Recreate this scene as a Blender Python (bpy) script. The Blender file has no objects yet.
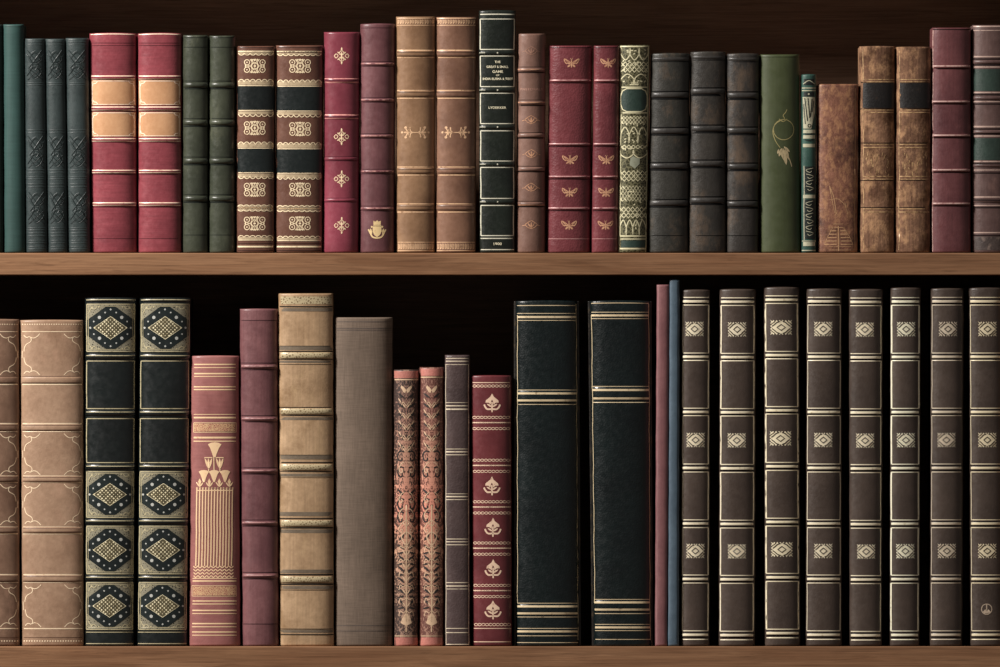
import bpy, bmesh, math, random
from mathutils import Vector, Matrix
random.seed(7)
PI = math.pi
COL = bpy.context.scene.collection
ZC = 1.5                      # height of the camera axis
def ZP(y): return ZC + (333.5 - y) / 1000.0
def XP(x): return (x - 500.0) / 1000.0
def soft(c, k=.23):
    l = .3*c[0]+.59*c[1]+.11*c[2]
    return tuple(v+(l-v)*k for v in c)
def lin(c):
    return tuple((v/255/12.92) if v/255 <= .04045 else ((v/255+.055)/1.055)**2.4 for v in c) + (1.0,)

# ------------------------------------------------------------------ materials
class NT:
    def __init__(s, name):
        s.m = bpy.data.materials.new(name); s.m.use_nodes = True
        s.t = s.m.node_tree; s.t.nodes.clear()
        s.out = s.n('ShaderNodeOutputMaterial'); s.b = s.n('ShaderNodeBsdfPrincipled')
        s.t.links.new(s.b.outputs[0], s.out.inputs[0])
        s.geo = s.n('ShaderNodeNewGeometry').outputs['Position']
    def n(s, k, **kw):
        o = s.t.nodes.new(k)
        for a, v in kw.items(): setattr(o, a, v)
        return o
    def L(s, a, b): s.t.links.new(a, b)
    def mapping(s, scale, loc=(0,0,0), src=None):
        m = s.n('ShaderNodeMapping'); m.inputs['Scale'].default_value = scale; m.inputs['Location'].default_value = loc
        s.L(src or s.geo, m.inputs[0]); return m.outputs[0]
    def noise(s, vec, scale=1.0, detail=4, rough=.55, dist=0.0):
        n = s.n('ShaderNodeTexNoise'); s.L(vec, n.inputs['Vector'])
        n.inputs['Scale'].default_value = scale; n.inputs['Detail'].default_value = detail
        n.inputs['Roughness'].default_value = rough; n.inputs['Distortion'].default_value = dist
        return n.outputs[0]
    def ramp(s, f, a, b, ca=(0,0,0,1), cb=(1,1,1,1)):
        r = s.n('ShaderNodeValToRGB'); s.L(f, r.inputs[0]); e = r.color_ramp.elements
        e[0].position = a; e[0].color = ca; e[1].position = b; e[1].color = cb
        return r.outputs[0]
    def mix(s, f, a, b, mode='MIX'):
        m = s.n('ShaderNodeMix', data_type='RGBA', blend_type=mode)
        for sock, v in ((m.inputs[0], f), (m.inputs[6], a), (m.inputs[7], b)):
            if isinstance(v, (int, float)): sock.default_value = v
            elif isinstance(v, tuple): sock.default_value = v
            else: s.L(v, sock)
        return m.outputs[2]
    def math(s, op, a, b=0.0):
        m = s.n('ShaderNodeMath', operation=op)
        for sock, v in ((m.inputs[0], a), (m.inputs[1], b)):
            if isinstance(v, (int, float)): sock.default_value = v
            else: s.L(v, sock)
        return m.outputs[0]
    def bump(s, h, strength, dist=.0006):
        b = s.n('ShaderNodeBump'); b.inputs['Strength'].default_value = strength; b.inputs['Distance'].default_value = dist
        s.L(h, b.inputs['Height']); s.L(b.outputs[0], s.b.inputs['Normal'])

def leather(name, c1, c2=None, ms=30, mott=1.0, grain=700, gs=.35, rough=.45, streak=None, sa=.25, scuff=None, spots=None, spec=.5, voro=False):
    """c1/c2: the two hues the hide varies between; streak 'h'/'v'; scuff (colour, amount, scale); spots: dark blotches"""
    if any(q in name for q in ('groove', 'crease', 'crack', 'umber')): spec, rough = .1, .7
    t = NT(name)
    c1l = lin(soft(c1)); c2l = lin(soft(c2 if c2 else tuple(int(v*.8) for v in c1)))
    off = (random.uniform(0,9), random.uniform(0,9), random.uniform(0,9))
    v = t.mapping((ms, ms, ms), off)
    n1 = t.noise(v, 1, 5, .6)
    col = t.mix(t.ramp(n1, .35, .68), c1l, c2l)
    n2 = t.noise(t.mapping((ms*9,)*3, off), 1, 3, .6)
    col = t.mix(.28*mott, col, t.ramp(n2, .25, .75, (.35,.35,.35,1), (.75,.75,.75,1)), 'OVERLAY')
    if streak:
        sc = (30, 30, 500) if streak == 'h' else (500, 500, 18)
        n3 = t.noise(t.mapping(sc, off), 1, 3, .6)
        col = t.mix(sa, col, t.ramp(n3, .3, .7, (.25,.25,.25,1), (.8,.8,.8,1)), 'OVERLAY')
    if scuff:
        sc, am, ss = scuff
        n4 = t.noise(t.mapping((ss, ss, ss*.6), off), 1, 8, .72)
        f = t.ramp(n4, .62-.2*am, .74-.14*am)
        f = t.math('MULTIPLY', f, min(1, .35+am*.5))
        col = t.mix(f, col, lin(sc))
    if spots:
        n5 = t.noise(t.mapping((spots[1],)*3, (off[1],off[2],off[0])), 1, 6, .65)
        col = t.mix(t.math('MULTIPLY', t.ramp(n5, .52, .66), .75), col, lin(spots[0]))
    t.L(col, t.b.inputs['Base Color'])
    if voro:
        g = t.n('ShaderNodeTexVoronoi'); t.L(t.mapping((grain,)*3, off), g.inputs['Vector']); g.inputs['Scale'].default_value = 1; gh = g.outputs['Distance']
    else: gh = t.noise(t.mapping((grain,)*3, off), 1, 3, .6)
    t.bump(gh, gs)
    r = t.n('ShaderNodeMapRange'); t.L(n2, r.inputs[0]); r.inputs[1].default_value=.3; r.inputs[2].default_value=.7
    r.inputs[3].default_value = max(.1, rough-.08); r.inputs[4].default_value = rough+.1
    t.L(r.outputs[0], t.b.inputs['Roughness'])
    t.b.inputs['Specular IOR Level'].default_value = spec
    return t.m

def cloth(name, c1, c2, sc=420, amt=.5, rough=.75, gs=.4, spec=.35):
    t = NT(name)
    a = t.noise(t.mapping((sc*1.6, sc*1.6, sc*.10)), 1, 3, .6)
    b = t.noise(t.mapping((sc*.10, sc*.10, sc*1.6), (3,1,2)), 1, 3, .6)
    w = t.math('ADD', t.math('MULTIPLY', a, .5), t.math('MULTIPLY', b, .5))
    big = t.noise(t.mapping((14,14,9)), 1, 4, .6)
    col = t.mix(t.ramp(big, .35, .65), lin(soft(c1)), lin(soft(c2)))
    col = t.mix(amt, col, t.ramp(w, .38, .62, (.22,.22,.22,1), (.8,.8,.8,1)), 'OVERLAY')
    t.L(col, t.b.inputs['Base Color']); t.bump(w, gs)
    t.b.inputs['Roughness'].default_value = rough; t.b.inputs['Specular IOR Level'].default_value = spec
    return t.m

def gold(name, c, under, wear=.35, metal=.35, rough=.38, scale=260):
    c = soft(c, .15); f = min(1.07, 250/max(c)); c = tuple(v*f for v in c); metal *= .15
    t = NT(name)
    n = t.noise(t.mapping((scale,)*3, (random.uniform(0,9),1,2)), 1, 4, .65)
    f = t.ramp(n, .30+.3*wear-.1, .42+.3*wear)
    col = t.mix(f, lin(under), lin(c))
    t.L(col, t.b.inputs['Base Color'])
    mm = t.n('ShaderNodeMapRange'); t.L(f, mm.inputs[0]); mm.inputs[3].default_value = 0; mm.inputs[4].default_value = metal
    t.L(mm.outputs[0], t.b.inputs['Metallic'])
    t.b.inputs['Roughness'].default_value = rough
    return t.m

def filigree(name, c, under, cell=650, th=.16, metal=.35):
    """dense tooled gilt: tiny scroll cells of gold over leather"""
    t = NT(name)
    vec = t.mapping((cell,)*3)
    nn = t.n('ShaderNodeTexNoise'); t.L(vec, nn.inputs['Vector']); nn.inputs['Scale'].default_value = .7
    vv = t.mix(.35, vec, nn.outputs['Color'], 'ADD')
    vo = t.n('ShaderNodeTexVoronoi', feature='DISTANCE_TO_EDGE'); t.L(vv, vo.inputs['Vector']); vo.inputs['Scale'].default_value = 1
    f = t.ramp(vo.outputs[0], th, th+.1, (1,1,1,1), (0,0,0,1))
    t.L(t.mix(f, lin(under), lin(c)), t.b.inputs['Base Color'])
    t.L(t.math('MULTIPLY', f, metal), t.b.inputs['Metallic'])
    t.b.inputs['Roughness'].default_value = .4
    return t.m

def wood(name, c1, c2, c3, rough=.5, sc=1.0, spec=.4):
    t = NT(name)
    v = t.mapping((5*sc, 14*sc, 60*sc))
    w = t.noise(v, 1, 6, .62, 1.2)
    col = t.mix(t.ramp(w, .32, .66), lin(c1), lin(c2))
    f = t.noise(t.mapping((14*sc, 60*sc, 900*sc)), 1, 4, .7, .3)
    col = t.mix(.6, col, t.ramp(f, .3, .7, (.28,.28,.28,1), (.74,.74,.74,1)), 'OVERLAY')
    g = t.noise(t.mapping((7*sc, 20*sc, 160*sc), (4,2,7)), 1, 5, .7, 2.0)
    col = t.mix(t.math('MULTIPLY', t.ramp(g, .54, .68), .55), col, lin(c3))
    t.L(col, t.b.inputs['Base Color']); t.bump(f, .25)
    t.b.inputs['Roughness'].default_value = rough; t.b.inputs['Specular IOR Level'].default_value = spec
    return t.m

def plain(name, c, rough=.6, spec=.4):
    t = NT(name); n = t.noise(t.mapping((300,)*3), 1, 3)
    t.L(t.mix(.3, lin(c), t.ramp(n, .3, .7, (.35,.35,.35,1), (.7,.7,.7,1)), 'OVERLAY'), t.b.inputs['Base Color'])
    t.b.inputs['Roughness'].default_value = rough; t.b.inputs['Specular IOR Level'].default_value = spec
    return t.m

def paper():
    t = NT('aged page edges')
    n = t.noise(t.mapping((2600, 4, 4)), 1, 2)
    t.L(t.mix(t.ramp(n, .3, .7), lin((120,100,72)), lin((176,156,122))), t.b.inputs['Base Color'])
    t.b.inputs['Roughness'].default_value = .85
    return t.m

M_PAPER = paper()

# ------------------------------------------------------------------ object helpers
def link(name, me, mat, parent=None, smooth=None):
    o = bpy.data.objects.new(name, me); COL.objects.link(o)
    if mat: me.materials.append(mat)
    if parent: o.parent = parent
    if smooth is not None:
        for p in me.polygons: p.use_smooth = smooth
    return o
def box_bm(x0, x1, y0, y1, z0, z1, bev=0.0, seg=1):
    bm = bmesh.new(); bmesh.ops.create_cube(bm, size=1)
    for v in bm.verts:
        v.co = Vector(((x0+x1)/2 + v.co.x*(x1-x0), (y0+y1)/2 + v.co.y*(y1-y0), (z0+z1)/2 + v.co.z*(z1-z0)))
    if bev: bmesh.ops.bevel(bm, geom=bm.edges[:], offset=bev, segments=seg, profile=.5, affect='EDGES')
    return bm
def bm_obj(name, bm, mat, parent=None, smooth=False):
    me = bpy.data.meshes.new(name); bm.to_mesh(me); bm.free()
    return link(name, me, mat, parent, smooth)

def smooth_path(pts, n=4, closed=False):
    """Catmull-Rom through 2D points"""
    P = list(pts)
    if len(P) < 3: return P
    out = []; N = len(P)
    rng = range(N if closed else N-1)
    for i in rng:
        if closed: p0, p1, p2, p3 = P[(i-1)%N], P[i], P[(i+1)%N], P[(i+2)%N]
        else: p0 = P[max(i-1,0)]; p1 = P[i]; p2 = P[i+1]; p3 = P[min(i+2,N-1)]
        for k in range(n):
            t = k/n; t2=t*t; t3=t2*t
            out.append(tuple(.5*((2*p1[j])+(-p0[j]+p2[j])*t+(2*p0[j]-5*p1[j]+4*p2[j]-p3[j])*t2+(-p0[j]+3*p1[j]-3*p2[j]+p3[j])*t3) for j in (0,1)))
    if not closed: out.append(P[-1])
    return out

_TXT = {}
def text_polys(s):
    if s in _TXT: return _TXT[s]
    cu = bpy.data.curves.new('t', 'FONT'); cu.body = s; cu.align_x = 'CENTER'; cu.offset = .012
    o = bpy.data.objects.new('t', cu); COL.objects.link(o)
    bpy.context.view_layer.update()
    dg = bpy.context.evaluated_depsgraph_get(); me = o.evaluated_get(dg).to_mesh()
    vs = [(v.co.x, v.co.y) for v in me.vertices]; fs = [tuple(p.vertices) for p in me.polygons]
    x0 = min(v[0] for v in vs); x1 = max(v[0] for v in vs); y0 = min(v[1] for v in vs); y1 = max(v[1] for v in vs)
    _TXT[s] = ([((v[0]-(x0+x1)/2)/(x1-x0), (v[1]-(y0+y1)/2)/(y1-y0)) for v in vs], fs)
    bpy.data.objects.remove(o); bpy.data.curves.remove(cu)
    return _TXT[s]

# ------------------------------------------------------------------ a book
class Book:
    """Coordinates of the front of the spine are in millimetres, x to the right, y down."""
    def __init__(s, name, label, xt0, xt1, xb0, xb1, yt, yb, mat, group, bulge=.22, p=2.15, depth=150, recess=0.0,
                 shoulder=0.0, board=None, wob=.25, capr=2.0, cap=True, arch=0.0):
        s.xt0, s.xt1, s.xb0, s.xb1, s.yt, s.yb = xt0, xt1, xb0, xb1, yt, yb
        w = (xt1-xt0+xb1-xb0)/2; s.w = w
        s.b = bulge*w*1.35; s.p = 2+(p-2)*.45; s.rec = recess; s.bands = []; s.capr = capr; s.arch = arch
        s.ph = [random.uniform(0, 6.28) for _ in range(6)]; s.wob = wob
        s.mat = mat; s.depth = depth
        e = bpy.data.objects.new(name, None); COL.objects.link(e)
        e.empty_display_size = .05
        s.ox = (xb0+xb1)/2; s.zb = ZP(yb)
        yb = s.yb = yb-.25; s.zb = ZP(yb)
        e.location = (XP(s.ox), depth/2000.0, s.zb)
        s.org = Vector(e.location)
        e['label'] = label; e['category'] = 'book'; e['group'] = group
        s.e = e; s.sh = shoulder; s.board = board or mat
    def edges(s, y):
        t = (y-s.yt)/(s.yb-s.yt)
        a = s.xt0+(s.xb0-s.xt0)*t; b = s.xt1+(s.xb1-s.xt1)*t
        return a, b
    def X(s, u, y):
        a, b = s.edges(y); return (a+b)/2 + u*(b-a)/2
    def band_d(s, y):
        d = 0
        for yc, h, amp in s.bands:
            t = (y-yc)/(h/2)
            if abs(t) < 1: d = max(d, amp*math.sqrt(1-t*t))
        return d
    def S(s, x, y, off=0.0, useband=True):
        """front x,y in mm -> world point on the curved spine"""
        a, b = s.edges(y); c = (a+b)/2; hw = (b-a)/2
        u = max(-1, min(1, (x-c)/hw))
        au = min(abs(u), 1.0)
        yy = s.b*(1-(max(0, 1-au**s.p))**(1/s.p))
        r = s.capr; ins = 0
        for d in (y-s.yt, s.yb-y):
            if d < r:
                q = 1-max(0, d)/r; ins = max(ins, r*.9*(1-math.sqrt(max(0, 1-q*q))))
        yy += ins
        if useband: yy -= s.band_d(y)
        yy -= off
        dx = s.wob*(math.sin(y*.11+s.ph[0])*.5+math.sin(y*.29+s.ph[1])*.3+math.sin(y*.7+s.ph[2])*.2*(1 if u>0 else -1))
        # a light sag of the head and tail in the middle of the spine
        dz = 0
        if s.arch:
            if y-s.yt < 6: dz = s.arch*(1-u*u)*(1-(y-s.yt)/6)
        return Vector((XP(x+dx), (s.rec+yy)/1000.0, ZP(y)+dz/1000.0)) - s.org
    def body(s):
        yt, yb = s.yt, s.yb; r = s.capr
        ys = [yt, yt+r*.15, yt+r*.4, yt+r*.75, yt+r]
        n = max(8, int((yb-yt)/9))
        for i in range(1, n): ys.append(yt+r+(yb-yt-2*r)*i/n)
        ys += [yb-r, yb-r*.75, yb-r*.4, yb-r*.15, yb]
        nc = 28
        us = [math.sin(PI/2*(-1+2*i/nc)) for i in range(nc+1)]
        bm = bmesh.new(); rows = []
        for y in ys:
            row = [bm.verts.new(s.S(s.X(u, y), y, 0, False)) for u in us]
            # joint: folds in behind the boards
            for (u, inx) in ((1, 1.3), (-1, -1.3)):
                q = s.S(s.X(u, y), y, 0, False)
                q = Vector((q.x - inx/1000.0, (s.rec+s.b+3.6)/1000.0 - s.org.y, ZP(y)-s.org.z))
                (row.append if u > 0 else (lambda v: row.insert(0, v)))(bm.verts.new(q))
            rows.append(row)
        for i in range(len(rows)-1):
            A, B = rows[i], rows[i+1]; m = len(A)
            for j in range(m): bm.faces.new((A[j], A[(j+1)%m], B[(j+1)%m], B[j]))
        bm.faces.new(rows[0]); bm.faces.new(rows[-1])
        bmesh.ops.recalc_face_normals(bm, faces=bm.faces[:])
        s.sp = bm_obj('spine', bm, s.mat, s.e, True)
        # boards
        y0 = (s.rec+s.b+(.5 if s.sh else 3.8))/1000.0; y1 = s.depth/1000.0 + (s.rec+s.b)/1000.0
        T = 2.6 if s.w > 16 else 1.6
        for sgn in (-1, 1):
            bm = bmesh.new(); bmesh.ops.create_cube(bm, size=1)
            for v in bm.verts:
                y = yt+.2 if v.co.z > 0 else yb
                a, b = s.edges(y)
                edge = (a+.25-s.sh) if sgn < 0 else (b-.25+s.sh)
                inner = edge - sgn*T
                x = edge if (v.co.x > 0) == (sgn > 0) else inner
                v.co = Vector((XP(x), y0 if v.co.y < 0 else y1, ZP(y))) - s.org
            bmesh.ops.bevel(bm, geom=bm.edges[:], offset=.0006, segments=2, profile=.5, affect='EDGES')
            bm_obj('cover_board', bm, s.board, s.e, False)
        # pages
        bm = bmesh.new(); bmesh.ops.create_cube(bm, size=1)
        for v in bm.verts:
            y = yt+3.5 if v.co.z > 0 else yb-2.5
            a, b = s.edges(y)
            x = (b+s.sh-.25-T-.1) if v.co.x > 0 else (a-s.sh+.25+T+.1)
            v.co = Vector((XP(x), (s.rec+s.b+4.2)/1000 if v.co.y < 0 else y1-.004, ZP(y))) - s.org
        bm_obj('page_block', bm, M_PAPER, s.e, False)
    def add_bands(s, lst, mat=None, build=True, name='raised_band'):
        """lst of (y centre, height, amp)"""
        for yc, h, amp in lst:
            s.bands.append((yc, h, amp))
            nc = 26; nr = 7
            bm = bmesh.new(); rows = []
            ys = [yc+h/2*math.sin(PI/2*(-1+2*i/nr)) for i in range(nr+1)]
            for y in ys:
                t = (y-yc)/(h/2); d = amp*math.sqrt(max(0, 1-t*t))
                row = []
                for i in range(nc+1):
                    u = math.sin(PI/2*(-1+2*i/nc))*.985
                    fade = min(1, (1-abs(u))/.05)
                    row.append(bm.verts.new(s.S(s.X(u, y), y, d*(.35+.65*fade)-.02, False)))
                rows.append(row)
            back = []
            for i in range(nr):
                for j in range(nc): bm.faces.new((rows[i][j], rows[i][j+1], rows[i+1][j+1], rows[i+1][j]))
            bmesh.ops.recalc_face_normals(bm, faces=bm.faces[:])
            f0 = bm.faces[0]; f0.normal_update()
            bm.normal_update()
            if sum(f.normal.y for f in bm.faces) > 0: bmesh.ops.reverse_faces(bm, faces=bm.faces[:])
            bm_obj(name, bm, mat or s.mat, s.sp, True)

class Ink:
    """flat shapes laid on the spine and wrapped round it"""
    def __init__(s, book): s.k = book; s.v = []; s.f = []
    def face(s, pts, off=0.0):
        i0 = len(s.v)
        for p in pts: s.v.append((p[0], p[2] if len(p) > 2 else off, p[1]))
        s.f.append(tuple(range(i0, i0+len(pts))))
    def rect(s, x0, y0, x1, y1): s.face([(x0,y0),(x1,y0),(x1,y1),(x0,y1)])
    def hl(s, y, w=.8, u0=-.95, u1=.95):
        k = s.k; s.face([(k.X(u0,y), y-w/2), (k.X(u1,y), y-w/2), (k.X(u1,y), y+w/2), (k.X(u0,y), y+w/2)])
    def vl(s, u, y0, y1, w=.7):
        k = s.k; n = max(1, int((y1-y0)/20))
        for i in range(n):
            a = y0+(y1-y0)*i/n; b = y0+(y1-y0)*(i+1)/n
            s.face([(k.X(u,a)-w/2, a), (k.X(u,a)+w/2, a), (k.X(u,b)+w/2, b), (k.X(u,b)-w/2, b)])
    def frame(s, y0, y1, u0=-.9, u1=.9, w=.8):
        s.hl(y0, w, u0, u1); s.hl(y1, w, u0, u1); s.vl(u0, y0, y1, w); s.vl(u1, y0, y1, w)
    def panel(s, y0, y1, u0=-.97, u1=.97):
        k = s.k; s.face([(k.X(u0,y0),y0),(k.X(u1,y0),y0),(k.X(u1,y1),y1),(k.X(u0,y1),y1)])
    def path(s, pts, w=.8, n=4, closed=False, taper=False, ridge=0.0, straight=False):
        P = pts if straight else smooth_path(pts, n, closed)
        if closed and not straight: P = P+[P[0]]
        if closed and straight: P = list(P)+[P[0]]
        m = len(P); Lf = []; Rt = []
        for i, p in enumerate(P):
            a = P[max(i-1,0)]; b = P[min(i+1,m-1)]
            if closed and i in (0, m-1): a = P[m-2]; b = P[1]
            dx, dy = b[0]-a[0], b[1]-a[1]; l = math.hypot(dx,dy) or 1
            ww = w/2*(1 if not taper else (1-.75*i/(m-1)))
            Lf.append((p[0]-dy/l*ww, p[1]+dx/l*ww)); Rt.append((p[0]+dy/l*ww, p[1]-dx/l*ww))
        for i in range(m-1):
            if ridge:
                c0 = (P[i][0], P[i][1], ridge); c1 = (P[i+1][0], P[i+1][1], ridge)
                s.face([Lf[i]+(0.0,), c0, c1, Lf[i+1]+(0.0,)]); s.face([c0, Rt[i]+(0.0,), Rt[i+1]+(0.0,), c1])
            else: s.face([Lf[i], Rt[i], Rt[i+1], Lf[i+1]])
    def poly(s, pts): s.face(pts)
    def dot(s, x, y, r, n=10): s.face([(x+r*math.cos(2*PI*i/n), y+r*math.sin(2*PI*i/n)) for i in range(n)])
    def ell(s, x, y, rx, ry, ang=0, n=12):
        c, d = math.cos(ang), math.sin(ang)
        s.face([(x+rx*math.cos(2*PI*i/n)*c-ry*math.sin(2*PI*i/n)*d, y+rx*math.cos(2*PI*i/n)*d+ry*math.sin(2*PI*i/n)*c) for i in range(n)])
    def ring(s, x, y, r, w, n=14, ry=None):
        ry = ry or r
        s.path([(x+r*math.cos(2*PI*i/n), y+ry*math.sin(2*PI*i/n)) for i in range(n)], w, closed=True, straight=True)
    def leaf(s, x0, y0, x1, y1, w, bend=0.0):
        dx, dy = x1-x0, y1-y0; l = math.hypot(dx,dy) or 1; nx, ny = -dy/l, dx/l
        A = []; Bk = []
        for i in range(1, 6):
            t = i/6; ww = w/2*math.sin(PI*t)**.8; bb = bend*math.sin(PI*t)
            cx, cy = x0+dx*t+nx*bb, y0+dy*t+ny*bb
            A.append((cx+nx*ww, cy+ny*ww)); Bk.append((cx-nx*ww, cy-ny*ww))
        s.face([(x0,y0)]+A+[(x1,y1)]+Bk[::-1])
    def text(s, t, cx, cy, w, h):
        vs, fs = text_polys(t); i0 = len(s.v)
        for a, b in vs: s.v.append((cx+a*w, 0.0, cy-b*h))
        for f in fs: s.f.append(tuple(i0+i for i in f))
    def mirror_add(s, fn, cx, **kw):
        fn(1); fn(-1)
    def done(s, name, mat, off=.14, step=1.4, label=None, smooth=True, split=True):
        if not s.f: return None
        if split and name not in ('gilt_lettering', 'cream_tracery', 'damask_scrolls', 'silver_blocking', 'scratched_emblem'):
            rows = sorted((min(s.v[i][2] for i in f), max(s.v[i][2] for i in f), n) for n, f in enumerate(s.f))
            groups = [[rows[0]]]; hi = rows[0][1]
            for r in rows[1:]:
                if r[0] > hi+9: groups.append([])
                groups[-1].append(r); hi = max(hi, r[1])
            if len(groups) > 1:
                for g in groups:
                    q = Ink(s.k)
                    for r in g:
                        f = s.f[r[2]]; i0 = len(q.v); q.v += [s.v[i] for i in f]; q.f.append(tuple(range(i0, i0+len(f))))
                    q.done(name, mat, off, step, label, smooth, False)
                return None
        bm = bmesh.new()
        vs = [bm.verts.new(v) for v in s.v]
        for f in s.f:
            try: bm.faces.new([vs[i] for i in f])
            except ValueError: pass
        big = [f for f in bm.faces if len(f.verts) > 4]
        if big: bmesh.ops.triangulate(bm, faces=big)
        x0 = min(v[0] for v in s.v); x1 = max(v[0] for v in s.v)
        x = math.ceil(x0/step)*step
        while x < x1:
            bmesh.ops.bisect_plane(bm, geom=bm.verts[:]+bm.edges[:]+bm.faces[:], plane_co=(x,0,0), plane_no=(1,0,0)); x += step
        y0 = min(v[2] for v in s.v); y1 = max(v[2] for v in s.v)
        cuts = set()
        for yc, h, amp in s.k.bands:
            for q in (-1, -.8, -.45, 0, .45, .8, 1):
                y = yc+h/2*q
                if y0 < y < y1: cuts.add(y)
        for q in (.2, .5, .8, 1.0):
            for y in (s.k.yt+s.k.capr*q, s.k.yb-s.k.capr*q):
                if y0 < y < y1: cuts.add(y)
        if y1-y0 > 30:
            y = y0+9
            while y < y1: cuts.add(y); y += 9
        for y in cuts:
            bmesh.ops.bisect_plane(bm, geom=bm.verts[:]+bm.edges[:]+bm.faces[:], plane_co=(0,0,y), plane_no=(0,0,1))
        for v in bm.verts:
            v.co = s.k.S(v.co.x, v.co.z, off+v.co.y)
        bm.normal_update()
        flip = [f for f in bm.faces if f.normal.y > 0]
        if flip: bmesh.ops.reverse_faces(bm, faces=flip)
        o = bm_obj(name, bm, mat, s.k.sp, smooth)
        if label: o['label'] = label
        return o

# ------------------------------------------------------------------ ornaments (each adds shapes round cx, cy)
def orn_arabesque(k, cx, cy, w, h):
    for sx in (-1, 1):
        for sy in (-1, 1):
            k.ring(cx+sx*w*.36, cy+sy*h*.27, h*.2, .8, 10)
            k.dot(cx+sx*w*.36, cy+sy*h*.27, .8, 6)
            k.path([(cx+sx*w*.22, cy+sy*h*.5), (cx+sx*w*.12, cy+sy*h*.25), (cx+sx*w*.2, cy)], .7)
            k.path([(cx, cy+sy*h*.12), (cx+sx*w*.1, cy+sy*h*.38), (cx+sx*w*.02, cy+sy*h*.52)], .7)
            k.dot(cx+sx*w*.13, cy+sy*h*.46, .9, 6)
        k.ell(cx+sx*w*.43, cy, .7, 1.3); k.ell(cx+sx*w*.28, cy, 1.4, .55)
    k.path([(cx-w*.15,cy),(cx,cy-h*.28),(cx+w*.15,cy),(cx,cy+h*.28)], .7, closed=True)
    k.ell(cx, cy, 1.3, 1.0); k.dot(cx, cy-h*.43, 1.0, 7); k.dot(cx, cy+h*.43, 1.0, 7)
def orn_cross(k, cx, cy, w, h):
    k.ell(cx, cy-h*.43, .8, 1.7); k.ell(cx, cy+h*.40, .8, 1.9)
    for sx in (-1, 1):
        k.path([(cx+sx*w*.5, cy+.2), (cx+sx*w*.38, cy-h*.13), (cx+sx*w*.24, cy-.2), (cx+sx*w*.38, cy+h*.12), (cx+sx*w*.49, cy)], .75)
        for a, b in ((.23,-.23),(.23,.22),(.11,-.13),(.13,.12)):
            k.leaf(cx+sx*w*.04, cy+b*h*.5, cx+sx*w*a*1.25, cy+b*h*1.1, 1.7)
        k.path([(cx, cy+h*.35), (cx+sx*w*.16, cy+h*.22), (cx+sx*w*.14, cy+h*.1)], .7)
        k.path([(cx, cy-h*.35), (cx+sx*w*.17, cy-h*.2), (cx+sx*w*.12, cy-h*.08)], .7)
    k.leaf(cx, cy-h*.3, cx, cy+h*.32, 1.3)
def orn_crest(k, cx, cy, w, h):
    k.poly([(cx-w*.22,cy-h*.47),(cx-w*.08,cy-h*.42),(cx,cy-h*.5),(cx+w*.08,cy-h*.42),(cx+w*.22,cy-h*.47),(cx+w*.2,cy-h*.24),(cx-w*.2,cy-h*.24)])
    k.hl(cy-h*.2, .8, -.22, .24)
    k.poly([(cx-w*.24,cy-h*.16),(cx+w*.24,cy-h*.16),(cx+w*.26,cy+h*.1),(cx+w*.16,cy+h*.3),(cx,cy+h*.42),(cx-w*.16,cy+h*.3),(cx-w*.26,cy+h*.1)])
    for sx in (-1, 1):
        k.path([(cx,cy+h*.47),(cx+sx*w*.26,cy+h*.4),(cx+sx*w*.42,cy+h*.14),(cx+sx*w*.5,cy+h*.0)], 1.5)
        k.leaf(cx+sx*w*.3,cy+h*.28,cx+sx*w*.38,cy-h*.06,2.0); k.dot(cx+sx*w*.3,cy-h*.14,1.0,7)
def orn_spray_h(k, cx, cy, w, h):
    k.path([(cx-w*.22,cy),(cx+w*.22,cy)], .8, straight=True)
    for sx in (-1, 1):
        k.dot(cx+sx*w*.47, cy, 1.2, 7)
        for sy in (-1, 1):
            k.path([(cx+sx*w*.16,cy),(cx+sx*w*.28,cy+sy*h*.1),(cx+sx*w*.36,cy+sy*h*.42)], 1.1)
            k.ell(cx+sx*w*.345, cy+sy*h*.4, 1.4, 1.3)
            k.path([(cx+sx*w*.1,cy),(cx+sx*w*.17,cy+sy*h*.12),(cx+sx*w*.19,cy+sy*h*.36)], 1.0)
            k.dot(cx+sx*w*.19, cy+sy*h*.36, .9, 6); k.dot(cx+sx*w*.25, cy+sy*h*.2, .6, 5)
        k.leaf(cx+sx*w*.2, cy, cx+sx*w*.42, cy, 2.0)
def orn_small_spray(k, cx, cy, w, h):
    for sx in (-1, 1):
        k.path([(cx,cy+h*.4),(cx+sx*w*.2,cy+h*.25),(cx+sx*w*.33,cy+h*.02),(cx+sx*w*.5,cy+h*.1)], .6)
        k.path([(cx,cy-h*.5),(cx+sx*w*.18,cy-h*.3),(cx+sx*w*.34,cy-h*.05)], .6)
        k.leaf(cx, cy+h*.3, cx+sx*w*.2, cy-h*.22, 1.2)
    k.leaf(cx, cy+h*.4, cx, cy-h*.35, 1.3)
def orn_butterfly(k, cx, cy, w, h):
    k.ell(cx, cy+.4, .75, h*.45)
    for sx in (-1, 1):
        k.path([(cx+sx*.7,cy-.2),(cx+sx*w*.22,cy-h*.22),(cx+sx*w*.5,cy-h*.45),(cx+sx*w*.45,cy-h*.12),(cx+sx*w*.3,cy+h*.08)], 1.0); k.leaf(cx+sx*.8,cy+h*.06,cx+sx*w*.34,cy-h*.04,1.6); k.leaf(cx+sx*w*.2,cy-h*.1,cx+sx*w*.42,cy-h*.32,1.2)
        k.leaf(cx+sx*.8,cy+h*.12,cx+sx*w*.27,cy+h*.42,1.9)
        k.path([(cx,cy-h*.3),(cx+sx*w*.07,cy-h*.52)], .45, straight=True)
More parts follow.
